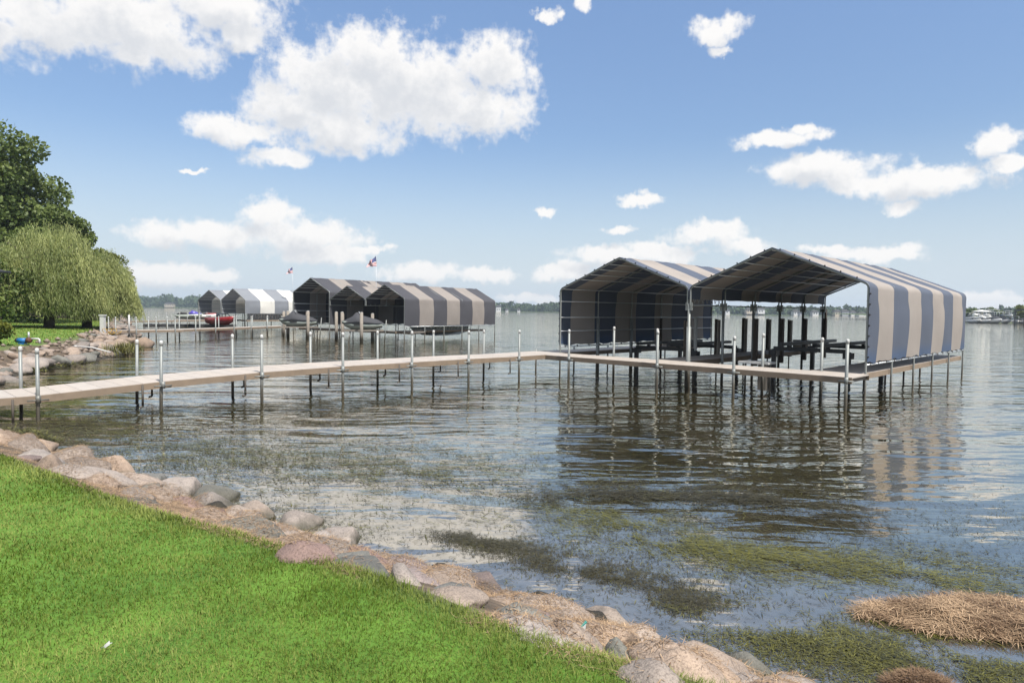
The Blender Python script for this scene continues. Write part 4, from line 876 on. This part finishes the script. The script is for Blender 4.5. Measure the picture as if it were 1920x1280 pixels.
# irrigation pump
BLUEP = mat('blue painted pump', (0.02, 0.16, 0.42), 0.45); RUST = mat('rusty iron', (0.12, 0.05, 0.03), 0.85)
qx, qy = at(45, 641, 0.98); zq = float(gz(np.array([qx]), np.array([qy]))[0])
pu = thing('irrigation_pump', 'blue irrigation pump with white elbow pipe on the lawn edge', 'pump', (qx, qy, zq))
fp = lambda x, y, z: (qx + x*.62, qy + y*.62, zq + z*.62)
MB(fx=fp).tube([(-.45, 0, .28), (.15, 0, .28)], 0.2, 12).build('motor', BLUEP, pu); MB(fx=fp).box(-.3, .1, -.2, .2, 0, .1).build('base', BLUEP, pu)
MB(fx=fp).tube([(-.5, 0, .3), (-.62, 0, .3)], 0.17, 12).build('fan_cowl', BLACK, pu); MB(fx=fp).tube([(.38, -.12, .3), (.38, .12, .3)], 0.22, 12).build('volute', RUST, pu)
MB(fx=fp).tube([(.38, 0, .4), (.38, 0, .95)], 0.07, 8).build('riser', GALVF, pu); MB(fx=fp).tube([(.6, 0, .42), (1.15, 0, .42), (1.22, 0, .38), (1.22, 0, .05)], 0.075, 8).build('elbow_pipe', PVC, pu)
# white power pedestal with yellow hose
YEL = mat('yellow hose', (0.55, 0.33, 0.03), 0.6)
qx, qy = at(193, 616, 1.05); zq = float(gz(np.array([qx]), np.array([qy]))[0])
pp_ = thing('power_pedestal', 'white dock power pedestal with coiled yellow hose at the end of the lawn', 'pedestal', (qx, qy, zq))
MB().box(qx - .15, qx + .15, qy - .14, qy + .14, zq, zq + 1.35).build('body', PVC, pp_); MB().slab([(qx - .2, qy - .18, zq + 1.45), (qx + .2, qy - .18, zq + 1.45), (qx + .2, qy + .18, zq + 1.45), (qx - .2, qy + .18, zq + 1.45)], .095).build('cap', PVC, pp_)
MB().tube([(qx + 1.4, qy + 1, zq), (qx + 1.4, qy + 1, zq + 1.45)], .06, 8).build('side_post', PVC, pp_)
MB().tube([(qx + .2 + .22*math.cos(a) + a*.06, qy - .3 + .05*math.sin(a*2), zq + .22 + .2*math.sin(a)) for a in np.linspace(0, 19, 60)], 0.02, 5).build('hose', YEL, pp_)

# ------------------------------------------------------------------ trees
def leaf_cloud(centers, radii, per, size, flat=0.8, seed=0):
    r = np.random.default_rng(seed); n = per*len(centers); c = np.repeat(np.array(centers), per, 0); R = np.repeat(np.array(radii), per, 0)
    v = r.normal(size=(n, 3)); v /= np.linalg.norm(v, axis=1)[:, None]; v *= (r.random(n)**0.45)[:, None]
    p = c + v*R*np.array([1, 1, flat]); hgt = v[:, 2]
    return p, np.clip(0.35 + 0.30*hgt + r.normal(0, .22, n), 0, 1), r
def leaf_quads(p, size, r, hang=False):
    n = len(p); a = r.normal(size=(n, 3)); a /= np.linalg.norm(a, axis=1)[:, None]; b = np.cross(a, r.normal(size=(n, 3))); b /= np.linalg.norm(b, axis=1)[:, None]
    s = (size*r.uniform(.6, 1.3, n))[:, None]
    V = np.stack([p - a*s*.5, p + b*s*.32, p + a*s*.5, p - b*s*.32], 1).reshape(-1, 3); Fq = (np.arange(n)*4)[:, None] + np.array([[0, 1, 2, 3]])
    return V, Fq
def tree(name, label, x, y, zb, trunk_r, trunk_h, blobs, per, size, m, group=None, limbs=True, lean=(0, 0)):
    t_ = thing(name, label, 'tree' if 'shrub' not in name else 'shrub', (x, y, zb), group); rr = random.Random(int(abs(x)*100))
    top = Vector((x + lean[0], y + lean[1], zb + trunk_h))
    mb = MB(); mb.tube([(x, y, zb - .2), (x + lean[0]*.3, y + lean[1]*.3, zb + trunk_h*.4), tuple(top)], [trunk_r*1.25, trunk_r, trunk_r*.6], 9); tr = mb.build('trunk', BARK, t_)
    if limbs:
        for (c, R) in blobs[:14]:
            b_ = top*0.6 + Vector((x, y, zb + trunk_h*.4))*0.4; e = Vector(c); md = b_*.5 + e*.5 + Vector((rr.uniform(-.5, .5), rr.uniform(-.5, .5), rr.uniform(-.2, .5)))
            sub(MB().tube([tuple(b_), tuple(md), tuple(e)], [trunk_r*.4, trunk_r*.22, trunk_r*.08], 6), 'limb', BARK, tr)
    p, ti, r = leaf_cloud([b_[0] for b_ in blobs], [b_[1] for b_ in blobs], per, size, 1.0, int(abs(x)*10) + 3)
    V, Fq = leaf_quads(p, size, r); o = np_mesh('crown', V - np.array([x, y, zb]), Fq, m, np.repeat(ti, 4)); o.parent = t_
    return t_
def blob_set(cx, cy, cz, rx, ry, rz_, n, r0, r1, seed):
    r = random.Random(seed); out = []
    while len(out) < n:
        v = Vector((r.uniform(-1, 1), r.uniform(-1, 1), r.uniform(-1, 1)))
        if 0.45 < v.length < 1.0:
            q = r.uniform(r0, r1); out.append(((cx + v.x*rx, cy + v.y*ry, cz + v.z*rz_), (q, q, q*.7)))
    return out
def gzz(x, y): return float(gz(np.array([x]), np.array([y]))[0])
# big hardwood partly out of frame
X, Y = -55.5, 66; tree('oak_tree', 'huge spreading hardwood tree towering behind the willows', X, Y, gzz(X, Y), 0.65, 9, blob_set(X - 3, Y, 13.5, 13.0, 9, 9.0, 110, 1.6, 3.2, 4) + blob_set(X + 8, Y, 9.5, 4.5, 5, 3.0, 18, 1.2, 2.0, 5), 760, 0.42, LEAF_OAK)
X, Y = -72, 80; tree('oak_tree', 'dark hardwood tree behind the house roof corner', X, Y, gzz(X, Y), 0.5, 8, blob_set(X, Y, 11, 12, 8, 9, 50, 1.8, 3.2, 8), 420, 0.45, LEAF_DRK)
X, Y = -49.2, 80; tree('ash_tree', 'yellow green tree rising behind the right hand willow', X, Y, gzz(X, Y), 0.22, 5, blob_set(X, Y, 6.3, 2.9, 2.9, 3.2, 34, .6, 1.2, 11), 300, 0.26, LEAF_YEL)
def willow(label, x, y, H_, R, seed, wind=0.25):
    zb = gzz(x, y); t_ = thing('willow_tree', label, 'tree', (x, y, zb), 'willow trees on the far lawn'); r = np.random.default_rng(seed)
    mb = MB(); mb.tube([(x, y, zb - .2), (x + .05, y, zb + 1.6), (x - .1, y, zb + H_*.6)], [.42, .30, .16], 9); tr = mb.build('trunk', BARK, t_)
    ends = []
    for i in range(16):
        a = i*2.4 + r.uniform(-.3, .3); rad = R*r.uniform(.35, .85); e = (x + rad*math.cos(a), y + rad*math.sin(a), zb + H_*r.uniform(.66, .95)); ends.append(e)
        sub(MB().tube([(x, y, zb + H_*.35), ((x*1.1 + e[0]*.9)/2, (y*1.1 + e[1]*.9)/2, zb + H_*.75), e], [.12, .08, .03], 6), 'limb', BARK, tr)
    ns = 3000; nc_ = 95; ci = r.integers(0, nc_, ns); ca = r.uniform(0, 6.283, nc_); cr_ = R*np.sqrt(r.uniform(0.05, 1, nc_)); a = ca[ci] + r.normal(0, .45, ns)/np.maximum(cr_[ci], .8); rad = np.clip(cr_[ci] + r.normal(0, .38, ns), 0.05, R*1.08); lump = 1 + 0.10*np.sin(3*a + seed) + 0.06*np.sin(7*a)
    rad *= lump; ztop = zb + H_*(r.normal(1, .07, nc_)[ci] + 0.16*(vnoise(x + rad*np.cos(a), y + rad*np.sin(a), .55, seed) - .5))*(np.sqrt(np.clip(1 - (rad/(R*1.16))**2, 0.02, 1))*0.66 + 0.34)*r.uniform(.88, 1.04, ns)
    low = zb + 0.5 + (r.random(nc_)**1.6)[ci]*H_*.42 + r.random(ns)*.5; ln = np.minimum(ztop - low, r.uniform(2.4, 6.8, ns)); ln = np.maximum(ln, .5)
    nl = 30; f = (np.arange(nl) + .5)/nl
    sx_ = x + rad*np.cos(a); sy_ = y + rad*np.sin(a); ph = r.uniform(0, 6.28, ns)
    px = sx_[:, None] + (wind*f[None]**1.5*ln[:, None]*0.6) + .08*np.sin(f[None]*5 + ph[:, None]) + r.normal(0, .06, (ns, nl)); py = sy_[:, None] + r.normal(0, .07, (ns, nl)); pz = ztop[:, None] - f[None]*ln[:, None] + r.normal(0, .05, (ns, nl))
    p = np.stack([px, py, pz], 2).reshape(-1, 3); n = len(p); th = r.uniform(0, 6.283, n); s = np.stack([np.cos(th), np.sin(th), np.zeros(n)], 1)
    dn = np.stack([r.normal(wind*.5, .25, n), r.normal(0, .25, n), -np.ones(n)], 1); L = r.uniform(.16, .34, n)[:, None]
    V = np.stack([p - s*.026, p + s*.026, p + dn*L], 1).reshape(-1, 3); T = (np.arange(n)*3)[:, None] + np.array([[0, 1, 2]])
    strand = np.repeat(r.normal(0, .16, ns) + r.normal(.5, .22, nc_)[ci], nl); ti = np.clip(strand + r.normal(0, .1, n) , 0, 1)
    o = np_mesh('crown', V - np.array([x, y, zb]), T, LEAF_WIL, np.repeat(ti, 3)); o.parent = t_
q = at(92, 606, 1.35); willow('weeping willow nearer the house with a bare trunk on the far lawn', q[0], q[1], 7.5, 3.6, 3)
q = at(163, 605.5, 1.30); willow('weeping willow by the rocky point with strands blown toward the lake', q[0], q[1], 6.4, 3.3, 5, 0.45)
def shrub(label, x, y, R, hgt, m, per=260, size=.2, n=14, seed=1, group='shrubs on the far lawn'):
    zb = gzz(x, y); return tree('shrub', label, x, y, zb, .08, hgt*.5, blob_set(x, y, zb + hgt*.5, R, R, hgt*.5, n, R*.22, R*.4, seed), per, size, m, group, limbs=True)
q = at(-10, 640, 1.1); shrub('rounded green shrub at the lawn edge beside the pump', q[0] - .9, q[1], 1.3, 1.7, LEAF_YEL, seed=2, size=.13, per=420)
q = at(20, 603, 1.5); shrub('tall bright green shrub under the house eave', q[0] - 1.5, q[1], 3.4, 5.6, LEAF_OAK, n=26, seed=3, size=.3)
q = at(40, 600, 1.5); shrub('dark green shrub mass at the back of the lawn', q[0] - 7, q[1] + 6, 5.5, 7.5, LEAF_DRK, n=34, seed=6, size=.36)
for i, (px__, Y_, R_s, h_) in enumerate([(70,92,4,4.5),(120,100,4.5,4.2),(175,108,4.5,4.5),(215,118,4,6.0),(150,125,6,7)]):
    xx = (px__ - 960)/F*Y_; shrub(['low dark shrub behind the first willow trunk','low dark shrub between the willow trunks','low shrub behind the second willow trunk','shrub at the back of the rocky point','tall dark thicket closing the lawn behind the willows'][i], xx, Y_, R_s, h_, LEAF_DRK if i != 3 else LEAF_YEL, n=16, seed=20 + i, size=.4, per=220)
tw = thing('garden_wall', 'low dark stone wall in shade behind the willow trunks', 'wall', (-62, 86, 1.4)); MB().box(-72, -52, 86, 86.6, 1.0, 2.3).build('masonry', DARKP, tw); MB().box(-72.1, -51.9, 85.9, 86.7, 2.303, 2.42).build('coping', ROCKG, tw)
# house corner
hw = thing('house', 'house with dark roof, only its eave corner showing past the shrubs', 'house', (-38, 33, 1.1)); SIDING = mat('pale house siding', (0.5, 0.47, 0.42), 0.8); ROOFM = mat('dark roof shingles', (0.05, 0.047, 0.045), 0.9, bump=.02, bscale=12)
ex = atY(17, 514, 40); MB().box(-46, ex[0] - 1.4, 27, 38.6, .6, 4.6).build('wall', SIDING, hw)
MB().add([(-47, 26, 4.75), (ex[0], 26, 4.75), (ex[0], 40, 4.75), (-47, 40, 4.75), (-47, 33, 7.2), (ex[0] - 6, 33, 7.2)], [(0,1,5,4), (1,2,5), (2,3,4,5), (3,0,4), (3,2,1,0)]).build('roof', ROOFM, hw)
MB().box(-47, ex[0] - .3, 26.12, 39.7, 4.42, 4.745).build('fascia', PVC, hw); MB().tube([(ex[0] + .06, 26, 4.70), (ex[0] + .06, 40, 4.70)], .08, 8).build('gutter', DARKM, hw)
w1 = MB().box(ex[0] - 1.45, ex[0] - 1.3, 31, 33, 2.2, 3.8).build('window', GLASS, hw); sub(MB().box(ex[0] - 1.4, ex[0] - 1.28, 30.9, 33.1, 2.1, 2.198), 'sill', PVC, w1)

# ------------------------------------------------------------------ far shore, marina
FS = [(-400, 1250), (0, 1250), (200, 1200), (370, 1150), (650, 1050), (920, 980), (1050, 960), (1360, 820), (1600, 780), (1760, 700), (1900, 600), (2100, 480), (2500, 330)]
def fs_pt(x):
    for i in range(len(FS) - 1):
        if FS[i][0] <= x <= FS[i+1][0]:
            f = (x - FS[i][0])/(FS[i+1][0]-FS[i][0]); Y = FS[i][1] + (FS[i+1][1]-FS[i][1])*f; return ((x-960)/F*Y, Y)
xs = np.linspace(-390, 2490, 120); line = [fs_pt(x_) for x_ in xs]; secs = []
for (lx, ly) in line:
    hh = 3.5 + 7.0*np.clip((ly - 900)/300, 0, 1); d = Vector((lx, ly)).normalized(); secs.append([(lx + d.x*s_, ly + d.y*s_, z_) for s_, z_ in [(-4, -.6), (2, .6), (30, hh*.35), (90, hh), (220, hh + 1), (240, -2)]])
HILL = mat('far shore ground', (0.06, 0.09, 0.03), 0.9, scale=.05); o = MB().loft(secs, close=False, caps=False).build('far_shore_hills', HILL); o['kind'] = 'structure'
n = 4200; pxs = rng.uniform(-380, 2480, n); P0 = np.array([fs_pt(v) for v in pxs]); dep = rng.random(n)**1.3*95 + 4; L_ = np.linalg.norm(P0, axis=1); dirn = P0/L_[:, None]; P0 = P0 + dirn*dep[:, None]
hh = (3.5 + 7.0*np.clip((L_ - 900)/300, 0, 1))*np.clip(dep/90, 0, 1); sz = rng.uniform(2.4, 4.6, n)*np.clip(L_/1000, .75, 1.3); ht = sz*rng.uniform(.9, 1.25, n)*(0.8 + .5*vnoise(pxs, pxs*0, .05, 4))
NB = 34; c = np.stack([P0[:, 0], P0[:, 1], hh + ht*1.0], 1); v = rng.normal(size=(n, NB, 3)); v /= np.linalg.norm(v, axis=2)[:, :, None]; v *= rng.uniform(.6, 1, (n, NB, 1))
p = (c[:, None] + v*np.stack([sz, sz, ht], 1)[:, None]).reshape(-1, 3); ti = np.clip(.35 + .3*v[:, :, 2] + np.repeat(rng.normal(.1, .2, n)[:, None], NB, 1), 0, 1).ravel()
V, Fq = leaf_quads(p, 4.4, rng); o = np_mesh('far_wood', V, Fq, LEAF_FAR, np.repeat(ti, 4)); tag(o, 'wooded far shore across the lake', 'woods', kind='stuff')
WALLS = [mat('white house paint', (0.7, 0.7, 0.68), .8), mat('cream house paint', (.55, .48, .38), .8), mat('grey house paint', (.35, .36, .37), .8)]
def far_house(px__, wd, hg, mi, label, up=0.8):
    lx, ly = fs_pt(px__); d = Vector((lx, ly)).normalized(); x, y = lx - d.x*1, ly - d.y*1
    t_ = thing('lake_house', label, 'house', (x, y, up), 'houses along the far shore'); w = wd/2
    MB().box(x-w, x+w, y-3, y+5, up - 1.5, up + hg).build('wall', WALLS[mi], t_)
    MB().add([(x-w-.5, y-3.5, up+hg+.003), (x+w+.5, y-3.5, up+hg+.003), (x+w+.5, y+5.5, up+hg+.003), (x-w-.5, y+5.5, up+hg+.003), (x-w*.6, y+1, up+hg+2.4), (x+w*.6, y+1, up+hg+2.4)], [(0,1,5,4),(1,2,5),(2,3,4,5),(3,0,4),(3,2,1,0)]).build('roof', ROOFM, t_)
    for k_ in range(int(wd//3)):
        MB().box(x-w+1+k_*3, x-w+2.4+k_*3, y-3.05, y-2.95, up+1, up+2.6).build('window', GLASS, t_)
for i, (px__, wd, hg, mi, lb, up) in enumerate([(256,14,2.6,0,'long low white boathouse on the far shore facing the willow point',.5),(318,15,4.2,1,'cream house among trees on the far shore facing the willow point',2.5),(934,7,5.5,0,'white gabled house just past the charcoal canopy wall',1.5),(950,4,2.5,0,'tiny white cabin at the far waterline past the charcoal canopies',.4),(972,4,2.6,0,'small white boathouse on the far shore between the canopies',.4),(1362,5,3.5,0,'small white house seen through the open canopy, by the first pole',1.5),(1405,10,3.5,1,'cream house seen through the open canopy by the second post',2.8),(1425,8,4,0,'white house seen through the open canopy past the second post',3.0),(1490,6,3.5,0,'white house seen between the third and fourth canopy posts',1.2),(1500,5,3,2,'grey house close beside the white house seen through the canopy',1),(1526,7,3.5,0,'white house seen just before the last canopy post',1),(1568,7,4,1,'cream house with dark roof past the last canopy post',1.2),(1582,8,4.5,2,'grey two storey house on the far shore past the last canopy post',1),(1597,6,3.5,0,'white gabled house on the far shore before the tall wall',1),(1614,9,2,0,'low white boathouse at the far waterline before the tall wall',.5)]):
    far_house(px__, wd, hg, mi, lb, up)
# marina at the right
mx = lambda px__, Y_: (px__ - 960)/F*Y_
md_ = dock_any('marina_dock', 'long low marina dock crowded with white boats', (mx(1800, 248), 248), (mx(2120, 236), 236), 2.0, .7, 6, posts=False)
k_ = 0
for row, (Y_, x0_, x1_, n_) in enumerate([(240, 1828, 2060, 13), (254, 1822, 2080, 15), (266, 1826, 2090, 13)]):
    for i in range(n_):
        px__ = x0_ + (x1_ - x0_)*(i + random.uniform(-.25, .25))/n_; yy = Y_ + random.uniform(-2, 2)
        tw_ = random.choice((0, 1, 1, 1, 1, 2)); cv = random.choice((None, None, None, None, COVER, BLUEC)); hl_ = random.choice((HULLW, HULLW, HULLW, HULLW, HULLW, DARKM))
        desc = 'white' if hl_ is HULLW else 'dark hulled'; extra = {0: 'without a top', 1: 'with a white hard top', 2: 'with a dark top'}[tw_]; cvt = '' if cv is None else (' under a grey cover' if cv is COVER else ' under a blue cover')
        runabout('moored_boat', f'{desc} boat {extra}{cvt}, {("outer", "middle", "inner")[row]} marina row', (mx(px__, yy), yy), R_(250 + random.uniform(-30, 30)), random.uniform(6, 8.5), hl_, .3 + row*.9, cv, f'boats in the {("outer", "middle", "inner")[row]} marina row', tw_)
ln = np.array([mx(1790, 275), 275]); lb_ = MB(); lb_.add([(mx(1795, 250), 250, -.5), (mx(2200, 240), 272, -.5), (mx(2200, 240), 420, 3), (mx(1800, 290), 420, 3), (mx(1800, 260), 262, .9), (mx(2200, 240), 282, 1.2)], [(0,1,5,4), (4,5,2,3)]); o = lb_.build('marina_bank', HILL); o['kind'] = 'structure'
mh = thing('marina_building', 'pale marina building with low roof behind the moored boats', 'building', (mx(1845, 285), 285, 1)); bx0 = mx(1838, 285); MB().box(bx0, bx0 + 3, 284, 290, .8, 4.4).build('wall', WALLS[1], mh); MB().add([(bx0-.6,283.4,4.403),(bx0+3.6,283.4,4.403),(bx0+3.6,290.6,4.403),(bx0-.6,290.6,4.403),(bx0+1,287,5.2),(bx0+2,287,5.2)], [(0,1,5,4),(1,2,5),(2,3,4,5),(3,0,4),(3,2,1,0)]).build('roof', WALLS[0], mh); MB().box(bx0+.6,bx0+2.4,283.9,283.97,2.6,3.8).build('window', GLASS, mh)
for i, (px__, Y_, R0, hg, m_) in enumerate([(1822, 300, 3.5, 4.6, LEAF_OAK), (1842, 320, 4, 5, LEAF_DRK), (1862, 330, 4.5, 5.5, LEAF_OAK), (1925, 235, 3.6, 9, LEAF_YEL), (1912, 245, 2.4, 6, LEAF_OAK), (1945, 250, 4, 8, LEAF_OAK)]):
    x_ = mx(px__, Y_); tree('shore_tree', ['bushy tree at the near end of the marina', 'dark tree behind the marina end', 'green tree behind the marina building', 'tall yellow green tree overhanging the dark marina pavilion', 'low bush below the tall marina tree', 'round tree past the marina pavilion'][i], x_, Y_, .8, .3, hg*.55, blob_set(x_, Y_, .8 + hg*.6, R0, R0, hg*.4, 12, R0*.3, R0*.5, 60 + i), 130, .9, m_, 'trees around the marina', limbs=False)
pvn = thing('pavilion', 'dark roofed open pavilion under the tall marina tree', 'pavilion', (mx(1915, 232), 232, .5)); xb = mx(1910, 232); MB().box(xb, xb + 6, 230, 235, 4.6, 5.0).build('roof', DARKM, pvn)
for dx in (.4, 5.6):
    for yy in (230.4, 234.6): MB().box(xb + dx - .12, xb + dx + .12, yy - .12, yy + .12, -.5, 4.597).build('column', DARKM, pvn)

# ------------------------------------------------------------------ air
hz_m = bpy.data.materials.new('lake haze'); hz_m.use_nodes = True; hz_m.node_tree.nodes.clear(); k = NT(hz_m.node_tree)
pv_ = k.new('ShaderNodeVolumePrincipled'); pv_.inputs['Color'].default_value = (0.74, 0.87, 1.0, 1); pv_.inputs['Density'].default_value = 0.00025; pv_.inputs['Anisotropy'].default_value = 0.2
o = k.new('ShaderNodeOutputMaterial'); k.l.new(pv_.outputs[0], o.inputs['Volume'])
hb = MB().box(-2450, 2450, -250, 2450, -4, 45).build('haze', hz_m); hb['kind'] = 'stuff'; hb['label'] = 'thin pale summer haze over the lake'; hb['category'] = 'haze'
